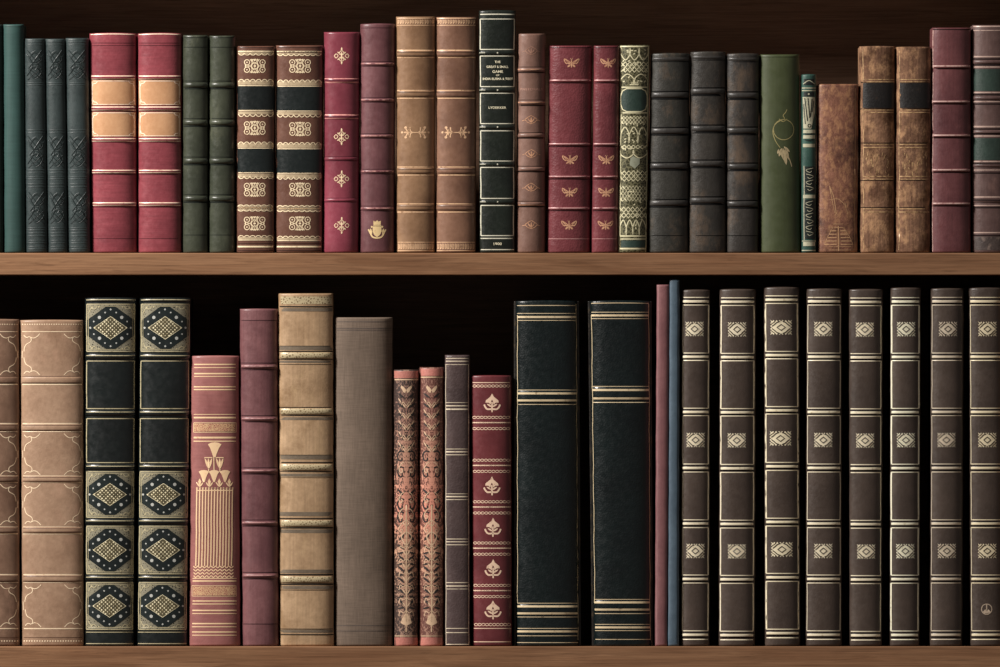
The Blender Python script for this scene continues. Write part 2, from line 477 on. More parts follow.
def orn_palmette(k, cx, cy, w, h):
    k.poly([(cx,cy-h*.52),(cx+w*.1,cy-h*.34),(cx+w*.24,cy-h*.24),(cx+w*.38,cy-h*.14),(cx+w*.4,cy-h*.02),(cx+w*.22,cy-h*.02),(cx+w*.08,cy+h*.08),
            (cx+.9,cy-h*.1),(cx,cy-h*.18),(cx-.9,cy-h*.1),
            (cx-w*.08,cy+h*.08),(cx-w*.22,cy-h*.02),(cx-w*.4,cy-h*.02),(cx-w*.38,cy-h*.14),(cx-w*.24,cy-h*.24),(cx-w*.1,cy-h*.34)])
    k.path([(cx,cy-h*.05),(cx,cy+h*.5)], 1.5, straight=True)
    for sx in (-1, 1):
        k.path([(cx,cy+h*.32),(cx+sx*w*.28,cy+h*.33),(cx+sx*w*.42,cy+h*.2),(cx+sx*w*.47,cy+h*.08)], 1.7)
        k.leaf(cx, cy+h*.22, cx+sx*w*.32, cy+h*.04, 1.8)
def block_ground(k, cx, cy, w, h):
    """a rectangle with a fine toothed edge and pointed corners"""
    x0, x1, y0, y1 = cx-w/2, cx+w/2, cy-h/2, cy+h/2; e = 1.9
    k.rect(x0+e, y0+e, x1-e, y1-e)
    for i in range(6):
        a = x0+e+(w-2*e)*i/6; c = x0+e+(w-2*e)*(i+1)/6; m = (a+c)/2
        k.face([(a,y0+e),(m,y0),(c,y0+e)]); k.face([(a,y1-e),(c,y1-e),(m,y1)])
    for i in range(4):
        a = y0+e+(h-2*e)*i/4; c = y0+e+(h-2*e)*(i+1)/4; m = (a+c)/2
        k.face([(x0+e,a),(x0+e,c),(x0,m)]); k.face([(x1-e,a),(x1,m),(x1-e,c)])
    for sx, X in ((1,x0),(-1,x1)):
        for sy, Y in ((1,y0),(-1,y1)): k.face([(X,Y),(X+sx*e*1.6,Y+sy*e),(X+sx*e,Y+sy*e*1.6)])
def block_lines(k, cx, cy, w, h):
    k.path([(cx-w*.19,cy),(cx,cy-h*.2),(cx+w*.19,cy),(cx,cy+h*.2)], 1.1, closed=True, straight=True)
    for sx in (-1, 1):
        for sy in (-1, 1):
            q = lambda a, b: (cx+sx*w*a, cy+sy*h*b)
            k.path([q(.06,.40), q(.20,.33), q(.30,.2), q(.42,.07)], 1.0)
            k.path([q(.27,.44), q(.34,.33), q(.45,.24)], .8)
def scallop(k, y0, y1, up, u0=-.93, u1=.93, pitch=5.2, w=.8):
    """a gilt strip whose one side is scalloped"""
    bk = k.k; n = max(4, int((bk.X(u1,y0)-bk.X(u0,y0))/pitch))
    k.hl(y1 if up else y0, w, u0, u1)
    yb = y1 if up else y0; ya = y0 if up else y1
    for i in range(n):
        a = bk.X(u0, y0)+(bk.X(u1,y0)-bk.X(u0,y0))*i/n; b = bk.X(u0,y0)+(bk.X(u1,y0)-bk.X(u0,y0))*(i+1)/n
        m = (a+b)/2; d = (yb-ya)
        k.path([(a,ya+d*.42),(a+(m-a)*.4,ya+d*.1),(m,ya),(b-(b-m)*.4,ya+d*.1),(b,ya+d*.42)], w, n=2)
def chain(k, y, h=2.6, u0=-.93, u1=.93, pitch=3.6, w=.6):
    bk = k.k; x0 = bk.X(u0,y); x1 = bk.X(u1,y); n = int((x1-x0)/pitch)
    for i in range(n):
        c = x0+(x1-x0)*(i+.5)/n; q = (x1-x0)/n/2
        k.path([(c-q*1.1,y),(c,y-h/2),(c+q*1.1,y),(c,y+h/2)], w, closed=True, n=2)
def dotted(k, y, r=.55, pitch=2.3, u0=-.93, u1=.93):
    bk = k.k; x0 = bk.X(u0,y); x1 = bk.X(u1,y); n = int((x1-x0)/pitch)
    for i in range(n+1): k.dot(x0+(x1-x0)*i/n, y, r, 5)
def waves(k, y, x0, x1, n, h=1.6, w=.7):
    P = []
    for i in range(n):
        a = x0+(x1-x0)*i/n; q = (x1-x0)/n
        P += [(a, y-h/2), (a+q*.5, y+h/2)]
    P.append((x1, y-h/2)); k.path(P, w, n=3)

# ------------------------------------------------------------------ the bookcase
M_SHELF = wood('brown shelf wood', (152,114,84), (124,88,62), (90,60,40), .55, 1.0, .25)
M_BACK = wood('dark stained back boards', (150,118,96), (128,98,78), (92,68,54), .6, .8, .25)
M_SIDE = wood('dark stained side wood', (100,68,50), (78,50,36), (50,32,24), .55, 1.0, .3)
case = bpy.data.objects.new('bookcase', None); COL.objects.link(case)
case.location = (0.015, .14, 0)
case['label'] = 'brown wooden bookcase whose two shelves hold rows of old books'; case['category'] = 'bookcase'
cl = Vector(case.location)
def cpart(name, x0, x1, y0, y1, z0, z1, mat, bev=.0012):
    bm = box_bm(x0-cl.x, x1-cl.x, y0-cl.y, y1-cl.y, z0, z1, bev, 3)
    return bm_obj(name, bm, mat, case)
XL, XR = XP(-52), XP(1018)
D1 = .285
SB = [(252.95, 275.1), (646.3, 672)]
for (a, b) in SB: cpart('shelf_board', XL, XR, -.004, D1-.012, ZP(b), ZP(a), M_SHELF, .0012)
cpart('shelf_board', XL, XR, -.004, D1-.012, ZP(-173), ZP(-150), M_SHELF)  # unseen shelf above, height set to keep the upper back shaded
for zz in (.10, .48, .86): cpart('shelf_board', XL, XR, -.004, D1-.012, zz, zz+.024, M_SHELF)
cpart('top_board', XL-.03, XR+.03, -.02, D1+.01, ZP(-430)-.0, ZP(-430)+.028, M_SHELF)
ztop = ZP(-430)
cpart('side_panel', XL-.024, XL, -.004, D1, 0, ztop, M_SHELF)
cpart('side_panel', XR, XR+.024, -.004, D1, 0, ztop, M_SHELF)
cpart('back_panel', XL, XR, D1-.012, D1, .03, ztop, M_BACK, .0005)
cpart('plinth', XL, XR, .02, .04, 0, .10, M_SIDE)
M_FLOOR = wood('floor boards', (120,90,66), (96,70,50), (60,42,30), .5, .5)
M_WALL = plain('plaster wall', (120,112,104), .9)
o = bm_obj('floor', box_bm(-2.5, 2.5, -3.5, .34, -.05, 0), M_FLOOR); o['kind'] = 'structure'
o = bm_obj('wall_back', box_bm(-2.5, 2.5, .34, .44, 0, 3.0), M_WALL); o['kind'] = 'structure'

UP = 'old books on the upper shelf'; LO = 'old books on the lower shelf'
B1, B2 = 252.95, 646.3
def blind(mat_c, name): return leather(name, mat_c, rough=.5)
# ================================================================== UPPER SHELF
def build_upper():
    # --- sliver and teal cloth
    m = cloth('very dark green cloth', (28,46,38), (24,38,32))
    b = Book('cloth_book', 'very dark green book cut by the left edge of the upper shelf', -26, 2.6, -25, 3.2, 24.5, B1, m, UP, .18); b.body()
    m = cloth('teal green cloth', (44,80,75), (37,69,64), 300, .18, .6, .15)
    b = Book('cloth_book', 'plain teal green cloth book left of the three embossed ones', 3.2, 24, 4, 25.6, 24.3, B1, m, UP, .3); b.body()
    k = Ink(b); k.hl(26.5, .5); k.hl(250, .5); k.done('blind_tooling_and_shade', cloth('dull teal edge', (40,70,64), (34,60,54)), .1)
    # --- three embossed
    m = leather('embossed slate green cloth', (46,60,60), (36,49,49), 40, .8, 900, .3, .5, 'h', .15)
    mgr = leather('pressed slate groove', (30,40,40))
    lab = ['embossed dark slate book beside the plain teal cloth one', 'embossed dark slate book in the middle of its set of three', 'embossed dark slate book touching the crimson volume with orange labels']
    for (a, c, d, e, l, yt) in ((24.4, 45, 26, 48, lab[0], 38.5), (45.3, 65, 48.3, 67.8, lab[1], 38.8), (65.3, 88.6, 68.2, 90.4, lab[2], 38)):
        b = Book('embossed_book', l, a, c, d, e, yt, B1, m, UP, .27); b.body()
        for y0, y1 in ((50, 80), (136, 168), (192, 224)):
            k = Ink(b); cx = lambda u, y: b.X(u, y)
            ym = (y0+y1)/2
            X = lambda u, y: (b.X(u*.84, y), y)
            R = .28
            k.path([X(-.8,y0), X(.75,ym+3), X(-.8,y1)], .9, straight=True, ridge=R)
            k.path([X(.8,y0), X(-.75,ym+3), X(.8,y1)], .9, straight=True, ridge=R)
            k.path([X(-1,y0+4), X(-.3,ym), X(-1,y1-4)], .9, ridge=R); k.path([X(1,y0+4), X(.3,ym), X(1,y1-4)], .9, ridge=R)
            k.path([X(0,y0+1), X(.75,y0+9), X(0,ym-1), X(-.75,y0+9)], .9, closed=True, ridge=R)
            k.path([X(0,y1-1), X(.75,y1-9), X(0,ym+1), X(-.75,y1-9)], .9, closed=True, ridge=R)
            k.path([X(0,ym-5), X(.3,ym), X(0,ym+5), X(-.3,ym)], .8, closed=True, ridge=R)
            k.done('embossed_panel', m, .0, split=False)
            k = Ink(b)
            for sx in (-1, 1):
                k.path([X(-.88*sx,y0), X(.67*sx,ym+3), X(-.88*sx,y1)], .5, straight=True); k.path([X(sx*.92,y0+4), X(sx*.22,ym), X(sx*.92,y1-4)], .5)
            k.path([X(0,y0+2.4), X(.6,y0+9), X(0,ym-2.4), X(-.6,y0+9)], .5, closed=True); k.path([X(0,y1-2.4), X(.6,y1-9), X(0,ym+2.4), X(-.6,y1-9)], .5, closed=True)
            k.done('blind_tooling_and_shade', mgr, .3, split=False)
        k = Ink(b)
        for y in (42, 44.5, 83, 85, 130, 132.5, 170, 172.5, 177, 179, 184, 187, 228, 230, 233, 236, 240.5, 243, 246.5, 249): 
            k.path([(b.X(-.93,y),y),(b.X(.93,y),y)], .9, straight=True, ridge=.25)
        k.done('embossed_rule', m, 0)
    # --- crimson with orange labels
    m = leather('crimson calf', (158,60,70), (130,46,56), 26, .8, 500, .22, .38, 'h', .22)
    g = gold('worn pale gilt on crimson', (246,214,184), (150,70,70), .12)
    gd = leather('burnished crimson groove', (84,28,36))
    ml = leather('orange tan label leather', (216,154,102), (198,136,86), 34, .6, 500, .15, .4)
    labs = ('crimson book with two orange labels, the left one of the pair', 'crimson book with two orange labels, the right one of the pair')
    for (a, c, d, e, l) in ((89.2, 136.3, 91.8, 137, labs[0]), (137.6, 181.6, 138.2, 181.4, labs[1])):
        b = Book('leather_book', l, a, c, d, e, 33.5, B1, m, UP, .2, 2.4, arch=.8); b.body()
        b.add_bands([(y, 4.2, 1.3) for y in (77.3, 108.5, 139.8, 171.4, 204)])
        for y0, y1 in ((80.2, 105.2), (112, 136.6)):
            k = Ink(b); k.panel(y0, y1, -.96, .96); k.done('title_label', ml, .25, label='orange label panel')
            k = Ink(b)
            k.hl(y0+.8,.8,-.86,.86); k.hl(y1-.8,.8,-.86,.86); k.vl(-.9,y0+1,y1-1,.8); k.vl(.9,y0+1,y1-1,.8)
            for sx in (-1,1):
                for yy, sy in ((y0,1),(y1,-1)):
                    x = b.X(sx*.88,yy)
                    k.path([(x-sx*5,yy+sy*1),(x-sx*3.2,yy+sy*3),(x-sx*1,yy+sy*3.4),(x,yy+sy*6)], .9)
            k.done('gilt_frame', g, .38)
        k = Ink(b)
        for y in (76, 79, 107, 110, 138.6, 141.2, 170.3, 172.6, 202.8, 205.3): k.hl(y, .9)
        k.hl(34.6,.7)
        k.done('gilt_rule', g)
        k = Ink(b)
        for y in (43, 45.5, 174.6, 207.2, 238.6, 111.2, 79.8): k.hl(y, .5)
        k.done('blind_tooling_and_shade', gd, .1)
    # --- two dark green leather
    m = leather('dark moss green calf', (65,70,53), (49,54,41), 24, 1, 600, .3, .36, None, .2, ((92,94,76), .3, 40))
    gd = leather('darkened green groove', (30,36,30))
    for (a, c, d, e, yt, l) in ((183, 208.3, 183, 208, 35, 'dark moss green ribbed book, the left one of the pair'), (209.3, 235, 208.8, 234.8, 35.6, 'dark moss green ribbed book, the right one of the pair')):
        b = Book('leather_book', l, a, c, d, e, yt, B1, m, UP, .27); b.body()
        b.add_bands([(y, 5, 1.6) for y in (85, 122.6, 161, 198.6)])
        k = Ink(b)
        for y in (47.2, 81, 118.5, 157, 194.6, 235, 37.6): k.hl(y, .6)
        for y in (88.6, 126.2, 164.6, 202.2): k.hl(y, 1.4)  # wider lines under the bands paint their cast shade into the grooves
        k.done('blind_tooling_and_shade', gd, .1)
    # --- brown with black labels and gilt scrolls
    m = leather('chestnut brown calf', (116,72,54), (94,54,40), 26, .8, 500, .2, .36)
    mb = leather('black label leather', (26,34,34), (20,26,26), 30, .5, 500, .15, .34)
    g = gold('pale gilt on chestnut', (244,220,176), (150,110,80), .08)
    gb = gold('dull tan gilt strip', (178,156,122), (136,112,86), .25)
    for (a, c, d, e, yt, cx, l, dy) in ((237.2, 274.6, 236.6, 274, 46, 254.6, 'brown book with black bands and gilt scrolls, narrower of its pair', 0),
                                  (276, 323, 275.6, 322.2, 45.2, 300, 'brown book with black bands and gilt scrolls, wider of its pair', .6)):
        b = Book('leather_book', l, a, c, d, e, yt, B1, m, UP, .16, 2.4); b.body()
        for y0, y1 in ((86, 110), (148.5, 172.5)):
            k = Ink(b); k.panel(y0+dy, y1+dy, -.98, .98); k.done('title_label', mb, .3, label='black label panel')
        k = Ink(b)
        for y0, y1, up in ((52, 54.5, False), (80, 85.4, True), (110.8, 115, False), (142.6, 148, True), (173, 178, False), (205.4, 207.6, True), (208.4, 210.6, False), (236.5, 240, True)):
            k.panel(y0+dy+.6, y1+dy-.6, -.95, .95)
        k.done('gilt_strip', gb, .2)
        k = Ink(b)
        for y0, y1, up in ((51, 55, False), (79.4, 85.6, True), (110.4, 116.4, False), (142, 148.2, True), (172.6, 178.6, False), (205, 208, True), (208, 211, False), (235.6, 240, True)):
            scallop(k, y0+dy, y1+dy, up)
        k.hl(246.6, 1.6); k.hl(51.5, 1.2)
        k.done('gilt_rule', g, .3)
        for cy in (66, 128 if dy == 0 else 129, 189.6, 223.4):
            k = Ink(b); orn_arabesque(k, cx, cy, 21.5, 13.6); k.done('gilt_ornament', g)
        k = Ink(b); k.hl(47.6, .6); k.hl(250.5,.6); k.hl(243.5,.5); k.done('blind_tooling_and_shade', leather('darkened chestnut groove', (56,32,26)), .1)
    # --- crimson pink with crosses
    m = leather('rose crimson calf', (154,56,74), (124,42,56), 20, .6, 500, .18, .36)
    g = gold('pale gilt on rose', (238,206,164), (170,90,90), .1)
    g2 = gold('pink worn gilt rule', (224,150,140), (150,70,80), .2)
    b = Book('leather_book', 'rose crimson book with four gilt floral crosses', 324, 360, 323.4, 358.6, 32, B1, m, UP, .25, 2.3); b.body()
    b.add_bands([(80.5, 4, 1.0), (117, 4, 1.0), (158.8, 3, .8), (200, 3, .8)])
    k = Ink(b)
    for y, w in ((78.6,.7),(82.3,1.2),(114.8,1.2),(118.4,.8)): k.hl(y, w)
    k.done('gilt_rule', g2)
    k = Ink(b)
    for y in (156.8,160.8,198.2,202,80.4,116.6): k.hl(y,.6)
    k.done('blind_tooling_and_shade', leather('dark rose groove', (92,28,44)), .1)
    for cy in (56, 136.8, 179, 225.6):
        k = Ink(b); orn_cross(k, 341.6, cy, 15, 16); k.done('gilt_ornament', g)
    # --- burgundy with crest
    m = leather('mauve burgundy calf', (122,70,74), (98,50,54), 22, .9, 600, .25, .42, 'v', .12)
    g = gold('soft gilt crest', (222,190,132), (140,96,70), .1)
    b = Book('leather_book', 'mauve burgundy book with a small gilt crest near its foot', 360.4, 395.2, 360, 394, 24, B1, m, UP, .24, arch=.6); b.body()
    b.add_bands([(y, 3.4, 1.2) for y in (64, 100, 136, 171.6, 208.6)])
    g2 = gold('half worn pink gilt', (200,140,130), (110,60,66), .6)
    k = Ink(b)
    for y in (63.6, 99.8, 135.8, 171.2, 208.2): k.hl(y, 1.0)
    k.done('gilt_rule', g2)
    k = Ink(b)
    for y in (61.6, 66.4, 97.6,102.4,133.6,138.4,169.2,174,206,211,28): k.hl(y,.5)
    k.done('blind_tooling_and_shade', leather('dark burgundy groove', (66,30,38)), .1)
    k = Ink(b); orn_crest(k, 377, 229.4, 17.5, 18.5); k.done('gilt_crest', g)
    # --- two tan
    for (a, c, d, e, c1, c2, l) in ((396, 435.4, 396.6, 434.6, (158,114,76), (128,88,56), 'light tan brown book, the yellower one of the tall pair'),
                               (436, 476.6, 435.8, 475.8, (142,96,70), (110,70,50), 'reddish tan brown book of the tall pair, beside the black green one')):
        m = leather('tan calf', c1, c2, 24, 1, 600, .25, .42, None, .2, ((168,128,96), .15, 30))
        g = gold('faded tan gilt', (226,180,136), c2, .2)
        b = Book('leather_book', l, a, c, d, e, 16.6 if a < 400 else 17, B1, m, UP, .2, 2.3); b.body()
        b.add_bands([(y, 6.6, .9) for y in (53.8, 94.2, 171, 207.8)])
        k = Ink(b)
        for y in (50.2, 57.4, 90.4, 98.2, 167, 175, 203.8, 212): k.hl(y, 1.0)
        for y in (18.2, 25.2, 242.2, 250.6): k.hl(y, .7)
        k.done('gilt_rule', g)
        for y0, y1 in ((19.6, 24), (243.6, 249.4)):
            k = Ink(b); n = 15
            for i in range(n):
                x = b.X(-.88+1.76*i/(n-1), y0)
                k.path([(x-.5,y1),(x-.5,y0),(x+.6,y0+.8),(x+.6,y1-1)], .6, straight=True); k.dot(x, y1-1, .55, 5)
            k.done('gilt_border', g)
        k = Ink(b)
        for y in (52.3, 55.6, 92.5,96,169.3,172.8,206,209.6): k.hl(y,.5)
        k.done('blind_tooling_and_shade', leather('dark tan groove', (84,56,40)), .1)
        k = Ink(b); orn_spray_h(k, 415.2 if a < 400 else 455.6, 132.4, 28, 12); k.done('gilt_ornament', g)
    # --- black green with title
    m = leather('black green morocco', (30,38,30), (22,28,23), 30, 1, 560, .35, .36)
    g = gold('silvery gilt', (212,208,184), (110,112,94), .1, .4)
    b = Book('leather_book', 'black green book with framed panels and a small gilt title', 478.8, 515.6, 479.8, 514.6, 10.6, B1, m, UP, .14, 2.8, arch=.6); b.body()
    b.add_bands([(y, 4.4, 1.3) for y in (52.8, 90, 127, 164.2, 201.8)])
    k = Ink(b)
    for y0, y1 in ((19, 49.4), (56, 86.6), (93.2, 123.6), (130.8, 161), (167.4, 198.4), (205.4, 235.6)): k.frame(y0, y1, -.93, .93, .9)
    k.hl(14.4, 1.0, -.93, .93); k.hl(238.4, 1.0); k.hl(249.6, .9)
    for y in (52.8, 90, 127, 164.2, 201.8):
        k.dot(497.5, y, .8, 6); k.hl(y, .6, -.98, -.66)
    k.done('gilt_frame', g)
    for (t, cy, w, h) in (('THE', 61.9, 5.8, 2.3), ('GREAT & SMALL', 66.8, 22, 2.3), ('GAME', 71.6, 10.5, 2.5), ('OF', 75.2, 3.4, 1.7), ('INDIA BURMA & TIBET', 78.8, 30, 2.3), ('LYDEKKER', 107.6, 17.5, 2.2), ('1900', 243.8, 8, 2.6)):
        k = Ink(b); k.text(t, 497.6, cy, w, h); k.done('gilt_lettering', gold('bright title gilt', (236,226,190), (200,190,150), .0, .2), .16, 2.4)
    # --- mauve brown
    m = leather('mauve brown calf', (142,100,84), (108,72,58), 18, 1, 600, .3, .42, None, .2, ((150,112,92), .3, 30))
    g = gold('faint copper gilt', (208,150,112), (130,92,74), .3)
    b = Book('leather_book', 'faded mauve brown book with faint gilt sprays, beside the black green one', 517.2, 545.6, 516.6, 545.2, 33.6, B1, m, UP, .28); b.body()
    b.add_bands([(y, 4, 1.3) for y in (69.8, 102.8, 135.4, 169, 204)])
    k = Ink(b)
    for y in (67, 100, 132.6, 166.2, 201.2): k.hl(y,.6)
    for y in (72.4, 105.4, 138, 171.6, 206.6): k.hl(y,1.4)  # broad strokes below each band: groove plus the band's painted shadow
    k.done('blind_tooling_and_shade', leather('dark mauve groove', (62,42,36)), .1)
    k = Ink(b)
    for y in (69.4, 102.4, 205): k.hl(y, .6)
    k.done('gilt_rule', g); k = Ink(b)
    k.text('PASTORALS', 531.5, 89.2, 22, 2.4)
    k.done('gilt_lettering', gold('nearly vanished gilt', (176,130,112), (130,92,80), .4))
    for cy in (51, 120, 154, 187.6, 225):
        k = Ink(b); orn_small_spray(k, 531.3, cy, 18, 9); k.done('gilt_ornament', g if cy > 60 else gold('rubbed gilt', (160,116,96), (124,88,74), .4))
    # --- butterfly pair
    m = leather('oxblood grained morocco', (130,52,58), (102,38,44), 24, 1, 520, .3, .36, None, .2, None, None, .5, True)
    g = gold('copper gilt butterfly', (208,152,114), (140,76,64), .3)
    gr = gold('pale worn rule', (206,150,146), (110,50,56), .3)
    for (a, c, d, e, xs, l) in ((549, 592.4, 547, 590, (571.4, 570, 569.6, 569), 'oxblood red book with gilt butterflies, the wide one of the pair'), (594, 619.6, 591.6, 617.6, (608.2, 606.4, 606, 605.6), 'oxblood red book with gilt butterflies, the narrow one of the pair')):
        b = Book('leather_book', l, a, c, d, e, 45.6, B1, m, UP, .2, 2.5); b.body()
        b.add_bands([(y, 3.4, 1.2) for y in (80.6, 144.2, 176.8, 208.4)])
        k = Ink(b)
        for y in (80.2, 143.8, 176.4, 208): k.hl(y, .9)
        k.hl(238.8, .5)
        k.done('gilt_rule', gr)
        k = Ink(b)
        for y in (83, 146.6, 179.2, 210.8, 47.6): k.hl(y, .7)  # dark lines under the bands, partly their shade drawn as colour
        k.done('blind_tooling_and_shade', leather('dark oxblood groove', (52,18,22)), .1)
        for x, cy in zip(xs, (63.2, 160, 192.6, 225.4)):
            k = Ink(b); orn_butterfly(k, x, cy, 14.5, 9.5); k.done('gilt_butterfly', g)
    # --- cream lattice on olive
    m = filigree('cream tracery printed on olive cloth', (112,108,80), (56,54,34), 300, .05, .0)
    g = gold('cream ivory tracery', (206,198,156), (160,152,112), .05, .1, .5)
    gm = leather('deep green oval label', (40,66,56), (32,54,46), 60, .8)
    b = Book('cloth_book', 'slim book covered in cream lattice tracery with a green oval panel', 619.6, 649.6, 618, 646.8, 45, B1, m, UP, .24, 2.3); b.body()
    k = Ink(b)
    # latticework drawn with curved strokes in a tall repeating trellis
    def XX(u, y): return (b.X(u, y), y)
    def diam(y0, y1, rows, cols, w=1.0):
        for r in range(rows+1):
            for sgn in (-1, 1):
                pts = []
                for i in range(cols*2+1):
                    u = -.92+1.84*i/(cols*2); yy = y0+(y1-y0)*(r+.5*sgn*((i%2)*2-1)*.9)/rows
                    if y0-1 <= yy <= y1+1: pts.append(XX(u, yy))
                    else:
                        if len(pts) > 1: k.path(pts, w, straight=True)
                        pts = []
                if len(pts) > 1: k.path(pts, w, straight=True)
    def arches(y0, y1, n, up, w=1.0):
        for i in range(n):
            a = -.9+1.8*i/n; c = -.9+1.8*(i+1)/n; mm = (a+c)/2
            t, bt = (y0, y1) if up else (y1, y0)
            k.path([XX(a,bt), XX(a,(t+bt)/2), XX(mm,t), XX(c,(t+bt)/2), XX(c,bt)], w)
    k.hl(46.4, 1.2); k.hl(87.2, 1.2); k.hl(112.8, 1.2)
    arches(48, 60, 3, False); diam(59, 75, 3, 3); arches(74, 85, 2, True); k.hl(84.6,1.2,-.3,.3); k.hl(83,.9,-.2,.2)
    diam(114, 126, 3, 4, .8); arches(127, 143, 3, True); diam(143, 151, 2, 3)
    arches(150, 158, 2, False); diam(168, 184, 3, 3, .9); diam(183, 204, 4, 4, .7); diam(204, 221, 3, 3, 1.1); arches(220, 235, 4, True)
    k.hl(236, 1.4); k.hl(239, 1.0); k.hl(248.6, 1.6); k.vl(-.96, 46, 252, 1.8); k.vl(.93, 46, 252, .8); k.vl(-.86, 114, 236, .6)
    for i in range(90):
        y = random.choice([random.uniform(50,85), random.uniform(116,150), random.uniform(170,236)]); u = random.uniform(-.8,.8)
        x = b.X(u,y); an = random.uniform(0,PI); k.ell(x, y, 1.3, .6, an, 7)
    k.done('cream_tracery', g)
    k = Ink(b); yc = 100
    k.poly([XX(-.5,88.6), XX(.5,88.6), XX(.78,91), XX(.9,96), XX(.9,104), XX(.78,109.4), XX(.5,111.6), XX(-.5,111.6), XX(-.78,109.4), XX(-.9,104), XX(-.9,96), XX(-.78,91)]); k.done('title_label', gm, .3, label='deep green oval panel')
    k = Ink(b); k.path([XX(-.5,88.6), XX(.5,88.6), XX(.78,91), XX(.9,96), XX(.9,104), XX(.78,109.4), XX(.5,111.6), XX(-.5,111.6), XX(-.78,109.4), XX(-.9,104), XX(-.9,96), XX(-.78,91)], 1.0, closed=True, straight=True); k.done('label_frame', g, .4)
    k = Ink(b); k.poly([XX(-.2,158),XX(0,156),XX(.2,158),XX(.45,158),XX(.42,164),XX(.12,168.5),XX(-.25,165)]); k.done('shield_emblem', gold('greyish ivory', (140,144,122), (120,122,100), .1, .1, .5), .3)
    k = Ink(b); k.panel(240.4, 247.4, -.8, .86); k.done('foot_panel', gm, .3, label='deep green foot panel')
    # --- three old dark ribbed
    specs = (((651.2, 690, 648.4, 688.2), 53.6, (95, 131, 166, 203), 'worn charcoal ribbed book touching the cream lattice one', (57,55,48), (44,43,38), 656),
             ((691, 725.8, 688.8, 726), 52, (91.4, 128.6, 163.6, 200.4), 'worn charcoal ribbed book in the middle of the dark trio', (62,57,50), (46,43,39), 700),
             ((726.8, 759.4, 726.8, 758.4), 53.8, (95.4, 130.6, 166.6, 204), 'worn charcoal ribbed book touching the plain olive green one', (62,56,50), (44,41,38), 740))
    MBK = leather('blackened rib leather', (62,58,54), (44,42,39), 40, 1.2, 700, .3, .4)
    for (q, yt, bs, l, c1, c2, _) in specs:
        m = leather('worn charcoal calf', c1, c2, 30, 1.3, 700, .4, .42, None, .2, ((112,92,74), .5, 22))
        b = Book('leather_book', l, *q, yt, B1, m, UP, .2, 2.4, wob=.5, arch=.7); b.body()
        b.add_bands([(y, 5.4, 1.35) for y in bs], MBK); b.add_bands([(yt+5.5, 3, .7)], MBK)
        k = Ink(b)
        for y in bs: k.hl(y+3.7, 2.0); k.hl(y-3.6, 1.1)  # wide black strips at the ribs: grooves with rib shadow painted in
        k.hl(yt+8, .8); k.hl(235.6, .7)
        k.done('blind_tooling_and_shade', leather('blackened groove', (14,13,12), (10,9,9)), .1)
        sc = Ink(b)
    # --- olive green plain with feather
    m = leather('olive green cloth', (72,82,42), (58,68,34), 14, .6, 900, .15, .5, 'v', .12)
    b = Book('cloth_book', 'plain olive green book with a ring and feather emblem', 760.2, 799.4, 760.6, 800.6, 54.4, B1, m, UP, .18, 2.2, wob=.2); b.body()
    g = gold('dull green gold line', (158,146,92), (120,118,68), .2)
    k = Ink(b)
    k.ring(783.6, 129.6, 10.2, .8, 22)
    k.path([(787,109.5),(785.5,112.5),(783,115.5),(784.5,118.6),(782,120)], .8); k.path([(781,120.2),(775.5,124),(772.8,131),(775,140),(780.5,148)], .8)
    k.path([(779,119),(783,121.5),(787,119)], .8)
    k.done('gilt_ring', g)
    g2 = gold('pale blush feather', (184,164,122), (130,120,84), .15)
    k = Ink(b)
    for (x0,y0,x1,y1,w) in ((782,148,779,156.5,3),(783,148,786.5,165,4.2),(785,147,789,160,3),(781,150,784,160,2.6),(784,146.5,790,152,2.6),(779,149,777.6,154,1.8)): k.leaf(x0,y0,x1,y1,w)
    k.path([(785,150),(789,158),(792,166.5)], .9); k.done('gilt_feather', g2)
    k = Ink(b); k.hl(57, .5); k.done('blind_tooling_and_shade', leather('dark olive groove', (54,62,32)), .1)
    # --- small teal art nouveau
    m = leather('sea green cloth', (50,94,80), (36,74,64), 30, .8)
    g = gold('silvery cream blocking', (182,178,148), (110,120,100), .15, .2)
    mb = leather('black green block', (24,34,30), (20,28,26))
    b = Book('cloth_book', 'small slim sea green book with silvery scrolls and black panels', 801.6, 816.2, 801.6, 816, 74.6, B1, m, UP, .26, arch=.5); b.body()
    k = Ink(b)
    k.panel(166.5, 193.5, -.62, .84); k.panel(199.5, 239, -.62, .84); k.panel(79, 85, -.7, .7); k.panel(92, 96.5, -.7, .75)
    k.done('black_panel', mb, .2, label='black patterned panel')
    k = Ink(b)
    k.poly([(b.X(-.8,97),97),(b.X(.85,97),97),(b.X(.85,112),112),(b.X(.3,128.5),128.5),(b.X(-.8,128.5),128.5)])
    k.hl(88, 1.0); k.hl(90.6, 1.0); k.path([XX2 for XX2 in [(b.X(-.8,84),84),(b.X(0,80.5),80.5),(b.X(.8,84),84)]], .8)
    for (u0,y0,u1,y1,w) in ((-.75,97,-.1,122,1.4),(-.35,97,.1,118,1.1),(.75,97,.15,122,1.4),(.35,98,.15,112,.9),(-.75,99,-.7,124,1.0)):
        k.path([(b.X(u0,y0),y0),(b.X(u1,y1),y1)], w, straight=True)
    k.dot(b.X(0,94), 94, 1.0, 6); k.ring(b.X(.05,126), 126, 1.9, .8, 8)
    for y in (131.5, 137, 145.6): k.panel(y-1.8, y+1.6, -.8, .85)
    k.panel(194.8, 198.2, -.8, .85); k.hl(241, .8); k.panel(242, 246, -.8,.85); k.hl(250.4, .9)
